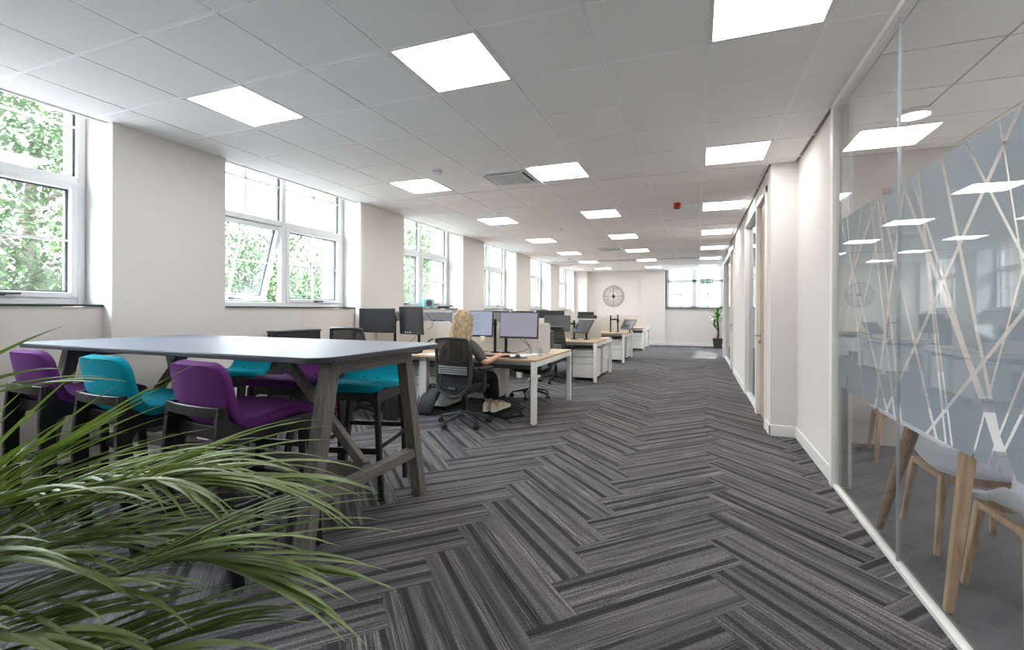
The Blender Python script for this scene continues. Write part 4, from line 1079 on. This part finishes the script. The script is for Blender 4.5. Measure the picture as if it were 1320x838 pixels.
for hx_, kx, ky, ax, ay in ((.085, .185, .395, .205, .445), (-.085, .06, .41, .09, .47)):
    h = vtx(hx_, .02, .525, (.085, .08), pel); k = vtx(kx, ky, .515, (.056, .056), h)
    cf = vtx((kx + ax) / 2, (ky + ay) / 2 - .01, .36, (.050, .052), k); an = vtx(ax, ay, .165, (.034, .036), cf)
    hl = vtx(ax, ay + .005, .115, (.034, .038), an)
    vtx(ax + .05, ay + .13, .135, (.036, .026), hl); FEET.append((ax, ay))
body = skin_mesh('body', V, E, SKIN, w)
# face details
IRIS = mat('blue_grey_iris', (70, 88, 104), .3); BROW = mat('fair_eyebrow', (140, 112, 84), .8)
for sx in (-1, 1):
    e = MB().ball((sx * .030, .103, 1.168), .0125, .007, .0062).build('eye', mat('eye_white', (232, 228, 224), .3), w)
    MB().ball((sx * .030, .1088, 1.168), .0055, .003, .0056).build('iris', IRIS, e)
    MB().tube(smooth_path([(sx * .014, .109, 1.184), (sx * .030, .110, 1.189), (sx * .047, .100, 1.184)], 3), .003, 6).build('eyebrow', BROW, w)
MB().ball((0, .103, 1.100), .021, .008, .0045).ball((0, .102, 1.093), .018, .008, .005).build('mouth', mat('lips', (186, 112, 104), .5), w)
# clothing
def shift(V_, E_, m, name): return skin_mesh(name, V_, E_, m, w)
SV = [(0, -.02, .50, (.175, .14)), (0, -.035, .66, (.165, .12)), (0, -.03, .80, (.182, .118)), (0, -.022, .89, (.165, .10)), (0, -.008, .965, (.085, .074)),
      (.180, -.015, .910, (.080, .076)), (.245, -.008, .81, (.068, .066)), (.292, .0, .725, (.066, .060)),
      (-.180, -.015, .912, (.076, .072)), (-.24, .008, .81, (.068, .066)), (-.275, .025, .725, (.066, .060))]
shift(SV, [(0, 1), (1, 2), (2, 3), (3, 4), (3, 5), (5, 6), (6, 7), (3, 8), (8, 9), (9, 10)], TSHIRT, 'tshirt')
TV = [(0, -.025, .545, (.158, .125))]; TE = []
for hx_, kx, ky, ax, ay in ((.085, .185, .395, .205, .445), (-.085, .06, .41, .09, .47)):
    i = len(TV)
    TV += [(hx_, .03, .53, (.098, .090)), (kx, ky, .52, (.068, .068)), ((kx + ax) / 2, (ky + ay) / 2 - .008, .36, (.064, .064)), (ax, ay, .205, (.050, .052))]
    TE += [(0, i), (i, i + 1), (i + 1, i + 2), (i + 2, i + 3)]
shift(TV, TE, TROUS, 'trousers')
def trainer(parent, x, y, z, rz, pitch, name='trainer'):
    M = Matrix.Translation((x, y, z)) @ Matrix.Rotation(rz, 4, 'Z') @ Matrix.Rotation(pitch, 4, 'X')
    sole = [(-.038, -.07), (-.030, -.095), (0, -.105), (.030, -.095), (.038, -.07), (.040, .04), (.046, .10), (.036, .155), (.008, .175), (-.022, .168), (-.038, .13), (-.036, .05)]
    def up(u, v):
        a = u * 2 * PI; s = 1 - v
        n = len(sole); k = u * n; i = int(k) % n; f = k - int(k); p = Vector(sole[i]) * (1 - f) + Vector(sole[(i + 1) % n]) * f
        q = Vector((0, .0)); yy = p.y
        top = .085 if yy < .02 else .085 - .045 * min(1, (yy - .02) / .13)
        tgt = Vector((p.x * .55, min(max(yy * .62, -.072), .03)))
        p2 = p.lerp(tgt, v ** 1.7)
        return (p2.x, p2.y, .022 + (top if yy < .05 else top) * math.sin(v * PI / 2))
    o = MB().grid(up, 24, 7).xf(M).build('upper' if parent is None else name, SHOE, parent, solid=.004, sub=1)
    MB().prism([(p[0] * 1.06, p[1] * 1.04) for p in sole], 'z', 0, .026).xf(M).build('sole', mat('white_rubber_sole', (228, 222, 210), .7, var=.03), o, bevel=.006)
    l = MB()
    for k in range(4): l.tube([(-.022, .045 + k * .018, .098 - k * .010), (0, .047 + k * .018, .106 - k * .010), (.022, .045 + k * .018, .098 - k * .010)], .004, 6)
    l.xf(M).build('laces', WPLAST, o)
    return o
trainer(w, FEET[0][0] + .012, FEET[0][1] + .045, .088, R(-26), R(10))
trainer(w, FEET[1][0], FEET[1][1] + .03, .085, R(-10), R(10))
# long straight hair: a shell over the head falling down the back, with separate locks
def hairp(u, v, bulge=0.0):
    a = R(-128 + 256 * u)                       # 0 = straight back
    k = v
    if k < .30:                                  # over the skull
        t = k / .30; ph = PI / 2 * t
        rx, ry = .094 * math.sin(ph), .112 * math.sin(ph)
        return Vector((math.sin(a) * (rx + bulge), .03 - math.cos(a) * (ry + bulge), 1.19 + (.104 + bulge) * math.cos(ph)))
    t = (k - .30) / .70
    z = 1.19 - t * .47
    back = min(1, t * 1.9)
    rx = .094 + .052 * back - .03 * max(0, t - .55); ry = .112 + .035 * back - .01 * t
    sq = 1 - .35 * t * (abs(u - .5) * 2) ** 2
    x = math.sin(a) * (rx + bulge) * sq
    y = .03 - math.cos(a) * (ry + bulge) - .042 * back - .03 * max(0, t - .5)
    if abs(a) > R(70): y -= .05 * t
    return Vector((x, y, z + .06 * t * (abs(u - .5) * 2) ** 2))
hm = MB().grid(lambda u, v: hairp(u, v) + Vector((0, .0, 0)), 40, 30)
rng = random.Random(3)
for k in range(90):
    u0 = rng.uniform(.03, .97); u1 = u0 + rng.uniform(-.05, .05); b0 = rng.uniform(.0, .010); e = rng.uniform(.90, 1.05)
    pts = [hairp(u0 + (u1 - u0) * q / 12, .03 + (e - .03) * q / 12, b0 + .004 * math.sin(q * .9 + k)) for q in range(13)]
    hm.tube(pts, .0075, 5, r2=.002)
ho = hm.build('hair', HAIR, w, solid=.006)

# a cream trainer left under the desks
tr_ = trainer(None, 0, 0, 0, 0, 0); tr_.name = 'trainer'; tr_.location = (-2.78, 8.12, 0); tr_.rotation_euler = (0, 0, R(75))
tag(tr_, 'single cream trainer on the carpet beneath the desks, beyond the black chair base', 'shoe')
# ------------------------------------------------------------------ meeting room furniture
t = thing('meeting_table', 'white topped meeting table with pale wooden legs behind the glass', 'table', (1.95, 2.85, 0))
MB().prism(rrect(-.95, .95, -.40, .52, .10, 6), 'z', .718, .74).build('tabletop', WPLAST, t, bevel=.004)
MB().bar((-.85, .18, .715), (-.915, .53, .0), .085, .085, w2=.05, h2=.05).build('frame_leg', OAKZ, t, bevel=.02) if False else None
for sx in (-1, 1):
    MB().tube([(sx * .86, .20, .716), (sx * .915, .53, .0)], .036, 14, r2=.021).build('leg', wood('oak_turned_leg', (128, 98, 70), (170, 138, 106), 'z'), t)
    MB().bar((sx * .87, -.345, .716), (sx * .92, -.31, .0), .048, .048, w2=.034, h2=.034, up=(1, 0, 0)).build('leg', OAKZ, t, bevel=.006)
MB().box(-.86, .86, -.02, .02, .66, .716).build('rail', OAK, t, bevel=.004)
SHELLW = mat('white_moulded_shell', (226, 230, 236), .35, var=.01)
def meeting_chair(label, loc, rz):
    t = thing('meeting_chair', label, 'chair', loc, rz, 'white shell chairs in the meeting room')
    def shell(u, v):
        a = (u - .5) * 2
        s = v
        prof = smooth_path([(0, .235, .435), (0, .21, .452), (0, .08, .444), (0, -.08, .440), (0, -.17, .455), (0, -.225, .53), (0, -.255, .66), (0, -.27, .79)], 4)
        k = s * (len(prof) - 1); i = min(int(k), len(prof) - 2); p = prof[i].lerp(prof[i + 1], k - i)
        w = .235 if s < .15 else .245
        e = min(s, 1 - s) * .9
        if e < .09: w -= (.09 - math.sqrt(max(0, .0081 - (.09 - e) ** 2))) * .9
        arm = math.exp(-((s - .52) / .2) ** 2)
        z = p.z + arm * .13 * abs(a) ** 3.5 + .02 * abs(a) ** 3
        y = p.y + (max(0, s - .5) / .5) * .12 * abs(a) ** 2.5
        return (a * w * (1 + .04 * arm), y, z)
    MB().grid(shell, 18, 30).build('shell', SHELLW, t, solid=.012, sub=1)
    for sx in (-1, 1):
        MB().bar((sx * .185, .185, .41), (sx * .225, .225, 0), .042, .034, w2=.030, h2=.026, up=(1, 0, 0)).build('leg', OAKZ, t, bevel=.006)
        MB().bar((sx * .185, -.165, .41), (sx * .22, -.235, 0), .042, .034, w2=.030, h2=.026, up=(1, 0, 0)).build('leg', OAKZ, t, bevel=.006)
        fr = [(.205, .425), (.205, .385)] + arc(.135, .36, .035, 60, 90, 3) + arc(-.12, .36, .035, 90, 120, 3) + [(-.185, .385), (-.185, .425)]
        MB().prism(fr, 'x', sx * .185 - .014, sx * .185 + .014).build('seat_rail', OAKZ, t, bevel=.004)
    MB().box(-.19, .19, .165, .20, .385, .425).box(-.19, .19, -.18, -.145, .385, .425).build('cross_rail', OAKZ, t, bevel=.004)
    return t
mc = meeting_chair('white shell chair on the far side of the meeting table, between its two legs', (1.43, 3.32, 0), PI)
dup(mc, (1.43, 2.60, 0), 0, 'white shell chair nearest the camera behind the glass, beside the pale square table leg')
dup(mc, (1.72, 5.03, 0), R(80), 'white shell chair standing apart at the back of the meeting room')
dup(mc, (2.25, 3.38, 0), R(176), 'white shell chair on the far side of the meeting table, farthest from the glass')

# ------------------------------------------------------------------ by the window wall
t = thing('heater', 'black slatted panel heater standing behind the high table', 'heater', (-4.50, 4.235, 0))
MB().box(-.075, .06, -.33, .33, .06, 1.045).build('casing', BLACKP, t, bevel=.008)
sl = MB()
for k in range(30): sl.box(.058, .070, -.31 + k * .0207, -.30 + k * .0207, .12, 1.02)
sl.build('slats', DGREY, t)
MB().box(-.08, .07, -.335, .335, 1.035, 1.055).build('top_cap', DGREY, t, bevel=.004)
for q in (-.25, .25): MB().box(-.09, .09, q - .03, q + .03, 0, .06).build('foot', BLACKP, t, bevel=.006)
t = thing('waste_bin', 'red square waste bin on the carpet, seen between the stool legs', 'bin', (-4.42, 4.70, 0))
def binp(s, z): return [(-s, -s, z), (s, -s, z), (s, s, z), (-s, s, z)]
m = MB(); m.add(binp(.09, .004) + binp(.115, .30), [(3, 2, 1, 0)] + [(i, (i + 1) % 4, 4 + (i + 1) % 4, 4 + i) for i in range(4)])
m.build('body', RED, t, solid=.005, smooth=False)
MB().tube([(-.117, -.117, .30), (.117, -.117, .30), (.117, .117, .30), (-.117, .117, .30)], .006, 6, closed=True).build('rim', RED, t)
AQUA = mat('pale_turquoise_enamel', (150, 212, 213), .3, var=.04)
t = thing('fan_heater', 'small turquoise retro fan heater on the third window sill', 'heater', (-4.77, 7.57, 1.3365), R(50)); t.scale = (.88, .88, .88)
MB().prism([(-.12, .015)] + [(-.12, .12)] + arc(-.06, .14, .06, 180, 90, 5) + arc(.06, .14, .06, 90, 0, 5) + [(.12, .015)], 'y', -.065, .065).build('casing', AQUA, t, bevel=.012)
MB().ring(.065, .006, (0, -.068, .105), MX).ring(.045, .003, (0, -.068, .105), MX).ring(.025, .003, (0, -.068, .105), MX).build('grille', MGREY, t)
MB().lathe([(.001, 0), (.066, 0), (.066, .006), (.001, .006)], 24, M=MX, c=(0, -.060, .105)).build('fan_opening', DGREY, t)
for q in (-.08, .08): MB().box(q - .02, q + .02, -.05, .05, 0, .016).build('foot', WPLAST, t)
MB().tube(smooth_path([(-.05, 0, .20), (-.04, 0, .225), (.04, 0, .225), (.05, 0, .20)], 4), .007, 6).build('handle', WPLAST, t)
t = thing('power_strip', 'black power strip and coiled lead on the third window sill', 'power strip', (-4.76, 8.15, 1.3365), R(86))
MB().box(-.20, .16, -.03, .03, 0, .042).build('body', BLACKP, t, bevel=.006)
MB().tube(smooth_path([(.16, 0, .02), (.22, .03, .03), (.28, .0, .05), (.25, -.04, .04), (.19, -.03, .05), (.22, .03, .06), (.28, .03, .055), (.30, -.02, .03)], 6), .007, 6).build('lead', BLACKP, t)
so = MB()
for k in range(4): so.lathe([(.001, 0), (.018, 0), (.018, .003), (.001, .003)], 12, c=(-.15 + k * .08, 0, .041))
so.build('socket', DGREY, t)

# ------------------------------------------------------------------ plants
LEAF = bpy.data.materials.new('palm_leaf'); nt, N, L = nodes_of(LEAF); b = N['Principled BSDF']; b.inputs['Roughness'].default_value = .36
tc = N.new('ShaderNodeTexCoord'); nz = N.new('ShaderNodeTexNoise'); nz.inputs['Scale'].default_value = 5
L.new(tc.outputs['Object'], nz.inputs['Vector']); X = NX(nt)
L.new(X.ramp(nz.outputs['Fac'], [(.3, lin(96, 120, 62)), (.5, lin(138, 156, 98)), (.72, lin(172, 182, 136))]), b.inputs['Base Color'])
b.inputs['Transmission Weight'].default_value = 0
tl = N.new('ShaderNodeBsdfTranslucent'); tl.inputs['Color'].default_value = lin(130, 160, 50)
ms = N.new('ShaderNodeMixShader'); ms.inputs[0].default_value = .22; L.new(b.outputs[0], ms.inputs[1]); L.new(tl.outputs[0], ms.inputs[2]); L.new(ms.outputs[0], N['Material Output'].inputs['Surface'])
STEM = mat('green_stem', (110, 130, 60), .5, var=.15)
POT = mat('charcoal_planter', (58, 58, 62), .6, var=.1)
SOIL = mat('potting_soil', (50, 38, 28), .95, var=.4, scale=60)

def leaflet(m, base, d, up, ln, w, droop, n=9, fold=.25, side=1):
    """long narrow blade with a folded midrib, bending down with its length"""
    d = Vector(d).normalized(); up = Vector(up)
    p = Vector(base); s0 = d.cross(up).normalized()
    pts = []; step = ln / n; cur = d.copy()
    for k in range(n + 1):
        pts.append((p.copy(), cur.copy()))
        cur = (cur + Vector((0, 0, -1)) * droop * (0.25 + 1.9 * (k / n) ** 1.6) / n).normalized()
        p = p + cur * step
    vs = []; fs = []
    for k, (q, c) in enumerate(pts):
        t = k / n; ww = w * min(1, .45 + 2.2 * t) * max(.04, min(1, (1 - t) / .45)) ** .8
        s = c.cross(up)
        if s.length < .05: s = s0
        s.normalize(); u = s.cross(c)
        vs += [q - s * ww * .5 + u * ww * fold, q, q + s * ww * .5 + u * ww * fold]
    for k in range(n):
        a = 3 * k
        fs += [(a, a + 3, a + 4, a + 1), (a + 1, a + 4, a + 5, a + 2)]
    m.add(vs, fs)
def frond(parent, pts, n, ln, w, droop, rng, spread=.9, side_bias=0, tip=.55, label=None):
    """arching rachis through pts with leaflets along both sides"""
    path = smooth_path(pts, 10); N_ = len(path)
    m = MB()
    for k in range(n):
        f = .12 + .88 * (k / (n - 1)); i = min(int(f * (N_ - 1)), N_ - 2); q = path[i].lerp(path[i + 1], f * (N_ - 1) - i)
        tg = (path[min(i + 1, N_ - 1)] - path[max(i - 1, 0)]).normalized()
        sd = tg.cross(Vector((0, 0, 1))).normalized(); upv = sd.cross(tg).normalized()
        for s in (-1, 1):
            a = spread * (1 - .45 * f) + rng.uniform(-.07, .07)
            d = tg * math.cos(a) + sd * s * math.sin(a) + upv * (.10 + rng.uniform(-.06, .08))
            l = ln * (.55 + .75 * math.sin(PI * (.18 + .72 * f))) * rng.uniform(.85, 1.1)
            leaflet(m, q, d, upv + Vector((0, 0, .3)), l, w * rng.uniform(.8, 1.15), droop * rng.uniform(.6, 1.3))
    o = m.build('frond', LEAF, parent, smooth=True, angle=180)
    MB().tube(path, .007, 6, r2=.002).build('stem', STEM, o)
    return o
rng = random.Random(11)
CY_, SY_ = math.cos(.3585), math.sin(.3585)
PX, PY = -2.17, .52
t = thing('potted_palm', 'potted palm with long arching leaves in the left foreground', 'plant', (PX, PY, 0))
MB().lathe([(.001, 0), (.15, 0), (.19, .36), (.175, .36), (.17, .32), (.001, .32)], 32).build('pot', POT, t)
MB().lathe([(.001, .30), (.168, .30), (.168, .325), (.001, .33)], 32).build('soil', SOIL, t)
def loc(p):
    """(right, depth, height) in the room's diagonal the plant leans along -> plant coordinates"""
    return (p[0] * CY_ - p[1] * SY_ - PX, p[0] * SY_ + p[1] * CY_ - PY, p[2])
B0 = (-1.85, 1.25, .33)
FRONDS = [
    ([B0, (-1.82, 1.22, .82), (-1.58, 1.17, 1.03), (-1.32, 1.15, 1.09)], 6, .40, .022, .30, .24),
    ([B0, (-1.62, 1.25, .58), (-1.22, 1.25, .76), (-.96, 1.25, .85), (-.76, 1.25, .84)], 26, .42, .0185, .62, .42),
    ([B0, (-1.48, 1.18, .48), (-1.09, 1.15, .61), (-.86, 1.15, .68), (-.70, 1.15, .66)], 26, .44, .0185, .55, .42),
    ([B0, (-1.75, 1.42, .62), (-1.47, 1.45, .74), (-1.24, 1.45, .78), (-1.06, 1.45, .75)], 22, .36, .018, .95, .60),
    ([B0, (-1.45, 1.05, .40), (-1.05, 1.0, .51), (-.84, 1.0, .55)], 22, .42, .021, .45, .42),
    ([B0, (-1.35, .98, .36), (-1.0, .9, .46), (-.82, .88, .48)], 18, .36, .022, .45, .42),
    ([B0, (-1.80, 1.3, .58), (-1.56, 1.3, .75), (-1.38, 1.3, .85)], 7, .52, .021, .22, .24),
    ([B0, (-1.7, 1.3, .48), (-1.38, 1.32, .60), (-1.08, 1.32, .65)], 24, .44, .0185, .55, .48),
    ([B0, (-1.75, 1.12, .52), (-1.48, 1.10, .66), (-1.20, 1.10, .71)], 22, .46, .021, .55, .40),
    ([B0, (-1.62, 1.08, .42), (-1.32, 1.02, .55), (-1.05, 1.0, .60)], 22, .44, .021, .50, .40),
    ([B0, (-1.60, .98, .42), (-1.30, .90, .50), (-1.05, .85, .50)], 20, .40, .023, .45, .40),
    ([B0, (-1.72, 1.2, .60), (-1.45, 1.18, .76), (-1.18, 1.18, .82)], 20, .46, .019, .50, .38),
    ([B0, (-2.1, 1.2, .75), (-2.3, 1.1, .95), (-2.5, 1.0, .98)], 18, .40, .018, .6, .5),
    ([B0, (-1.95, 1.05, .75), (-2.0, .85, .95), (-2.05, .65, .95)], 18, .40, .018, .6, .5),
]
for pts, n, ln, wd, dr, spd in FRONDS: frond(t, [loc(p) for p in pts], n, ln, wd, dr, rng, spd)

# tall plant by the far window
t = thing('dracaena', 'tall green dracaena in a dark square pot by the far window', 'plant', (.68, 17.70, 0))
m = MB(); m.add(binp(.13, 0) + binp(.165, .34) + binp(.145, .34) + binp(.14, .30), [(3, 2, 1, 0)] + [(k * 4 + i, k * 4 + (i + 1) % 4, k * 4 + 4 + (i + 1) % 4, k * 4 + 4 + i) for k in range(3) for i in range(4)] + [(12, 13, 14, 15)])
m.build('pot', POT, t, bevel=.004)
MB().tube(smooth_path([(0, 0, .28), (.02, .01, .6), (-.01, .0, .95), (.0, 0, 1.08)], 5), .04, 10, r2=.03).tube([(.01, 0, .6), (-.10, -.02, .80)], .018, 8).build('trunk', mat('brown_bark', (96, 76, 58), .9, var=.3, scale=30), t)
DLEAF = mat('bright_green_leaf', (74, 132, 36), .45, var=.3, scale=9)
for c, n, ln, nm_ in (((0, 0, 1.06), 46, .40, 'crown'), ((-.11, -.02, .80), 16, .24, 'side_shoot')):
    m = MB()
    for k in range(n):
        a = rng.uniform(0, 2 * PI); e = rng.uniform(.1, 1.35)
        leaflet(m, Vector(c) + Vector((0, 0, rng.uniform(-.1, .1))), (math.cos(a) * math.cos(e), math.sin(a) * math.cos(e), math.sin(e)), (0, 0, 1), ln * rng.uniform(.7, 1.1), .045, rng.uniform(.5, 1.4), fold=.15)
    m.build(nm_, DLEAF, t, angle=180)

# ------------------------------------------------------------------ outside the windows
GRASS = mat('pale_paving', (140, 141, 142), .95, var=.15, scale=3)
stc('ground_outside', MB().box(-40, -5.36, -15, 45, -.6, -.4).box(-5.36, 25, YF + 1, 60, -.6, -.4), GRASS, smooth=False)
TLEAF = mat('tree_leaf', (66, 96, 42), .6, var=.45, scale=1.4)
BARK = mat('tree_bark', (92, 80, 66), .95, var=.3, scale=12, stretch=(1, 1, .2))
def tree(label, x, y, h, rx, rz_, n, seed, zc):
    t = thing('tree', label, 'tree', (x, y, -.4), 0, 'trees outside the windows')
    rg = random.Random(seed)
    tk = MB().tube(smooth_path([(0, 0, 0), (.08, .05, h * .3), (-.05, 0, h * .6), (.05, .1, h * .85)], 5), .16, 10, r2=.04)
    for k in range(7):
        a = rg.uniform(0, 2 * PI); z = h * rg.uniform(.25, .7)
        tk.tube(smooth_path([(0, 0, z), (math.cos(a) * rx * .4, math.sin(a) * rx * .4, z + .5), (math.cos(a) * rx * .8, math.sin(a) * rx * .8, z + .8)], 4), .05, 6, r2=.012)
    tk.build('trunk', BARK, t)
    m = MB()
    clumps = []
    for k in range(90):
        a = rg.uniform(0, 2 * PI); r = rx * math.sqrt(rg.uniform(.05, 1)); z = zc + rz_ * rg.uniform(-1, 1) * math.sqrt(max(.05, 1 - (r / rx) ** 2 * .8))
        clumps.append((r * math.cos(a), r * math.sin(a), z, rg.uniform(.35, .8)))
    for k in range(n):
        c = clumps[k % len(clumps)]
        d = Vector((rg.gauss(0, 1), rg.gauss(0, 1), rg.gauss(0, .8))).normalized() * c[3] * rg.uniform(.1, 1) ** .5
        p = Vector(c[:3]) + d; s = rg.uniform(.035, .07)
        Mr = Matrix.Rotation(rg.uniform(0, 6.3), 3, 'Z') @ Matrix.Rotation(rg.uniform(-1.1, 1.1), 3, 'X')
        vs = [p + Mr @ Vector(q) for q in ((0, -s, 0), (s * .55, 0, .01), (0, s, 0), (-s * .55, 0, .01))]
        m.add(vs, [(0, 1, 2, 3)])
    m.build('foliage', TLEAF, t, smooth=False)
    return t
tree('broad green tree outside the nearest window', -9.6, 4.0, 5.2, 2.1, 2.1, 26000, 1, 3.0)
tree('leafy tree outside, seen through the open second window', -10.6, 9.6, 4.6, 2.1, 1.7, 22000, 2, 2.1)
tree('green tree outside the third window', -10.2, 15.6, 5.5, 2.5, 2.2, 20000, 3, 3.0)
tree('tree far along outside, beyond the fourth window', -10.6, 21.6, 6, 3, 2.4, 14000, 4, 3.2)
o = MB().box(-16.4, -16.1, -8, 40, -.4, 1.5).build('garden_wall', mat('pinkish_brick', (196, 152, 128), .9, var=.2, scale=14), smooth=False)
tag(o, 'low pinkish brick wall behind the trees outside', 'wall'); struct(o)
o = MB().box(-22, .62, 26, 34, -.4, 9.5).build('outbuilding', mat('pale_render', (92, 88, 82), .9, var=.04), smooth=False); struct(o)  # height and right edge shaped to keep sun off the floor's left part
o['label'] = 'rendered building outside the far window'

# ------------------------------------------------------------------ light, sky, camera
world = bpy.data.worlds.new('World'); scene.world = world; world.use_nodes = True
nt = world.node_tree; N = nt.nodes; L = nt.links
bg = N['Background']; tc = N.new('ShaderNodeTexCoord'); X = NX(nt)
z = X.sep(tc.outputs['Generated'])[2]
L.new(X.ramp(X.m('MULTIPLY_ADD', z, .5, .5), [(.35, (.08, .08, .08)), (.52, (.10, .10, .10)), (.64, (.30, .31, .32)), (.80, (.80, .90, 1.0))]), bg.inputs['Color'])
bg.inputs['Strength'].default_value = 17.0
sun = bpy.data.lights.new('sun', 'SUN'); sun.energy = 5.0; sun.angle = R(1.0); sun.color = (1, .985, .96)
so = bpy.data.objects.new('sun', sun); COL.objects.link(so)
sd = Vector((-.05, -.85, -.52)).normalized()          # the way the light travels
so.rotation_euler = sd.to_track_quat('-Z', 'Y').to_euler()

cam = bpy.data.cameras.new('camera'); co = bpy.data.objects.new('camera', cam); COL.objects.link(co)
F_, YAW, ROLL, CX, CY = 596.94, .3585, .0048, 675.11, 399.91
cam.sensor_fit = 'HORIZONTAL'; cam.sensor_width = 36.0; cam.lens = F_ / 1320 * 36
cam.shift_x = (660 - CX) / 1320; cam.shift_y = (CY - 419) / 1320
cam.clip_start = .05; cam.clip_end = 200
co.matrix_world = Matrix.Translation((0, 0, 1.305)) @ Matrix.Rotation(YAW, 4, 'Z') @ Matrix.Rotation(PI / 2, 4, 'X') @ Matrix.Rotation(ROLL, 4, 'Z')
scene.camera = co

scene.view_settings.view_transform = 'Standard'; scene.view_settings.look = 'None'
scene.view_settings.gamma = 1.0; scene.view_settings.use_curve_mapping = False
scene.view_settings.exposure = 1.2
scene.cycles.use_denoising = True
scene.cycles.max_bounces = 10; scene.cycles.diffuse_bounces = 6; scene.cycles.glossy_bounces = 5; scene.cycles.transparent_max_bounces = 16
scene.cycles.sample_clamp_indirect = 8.0
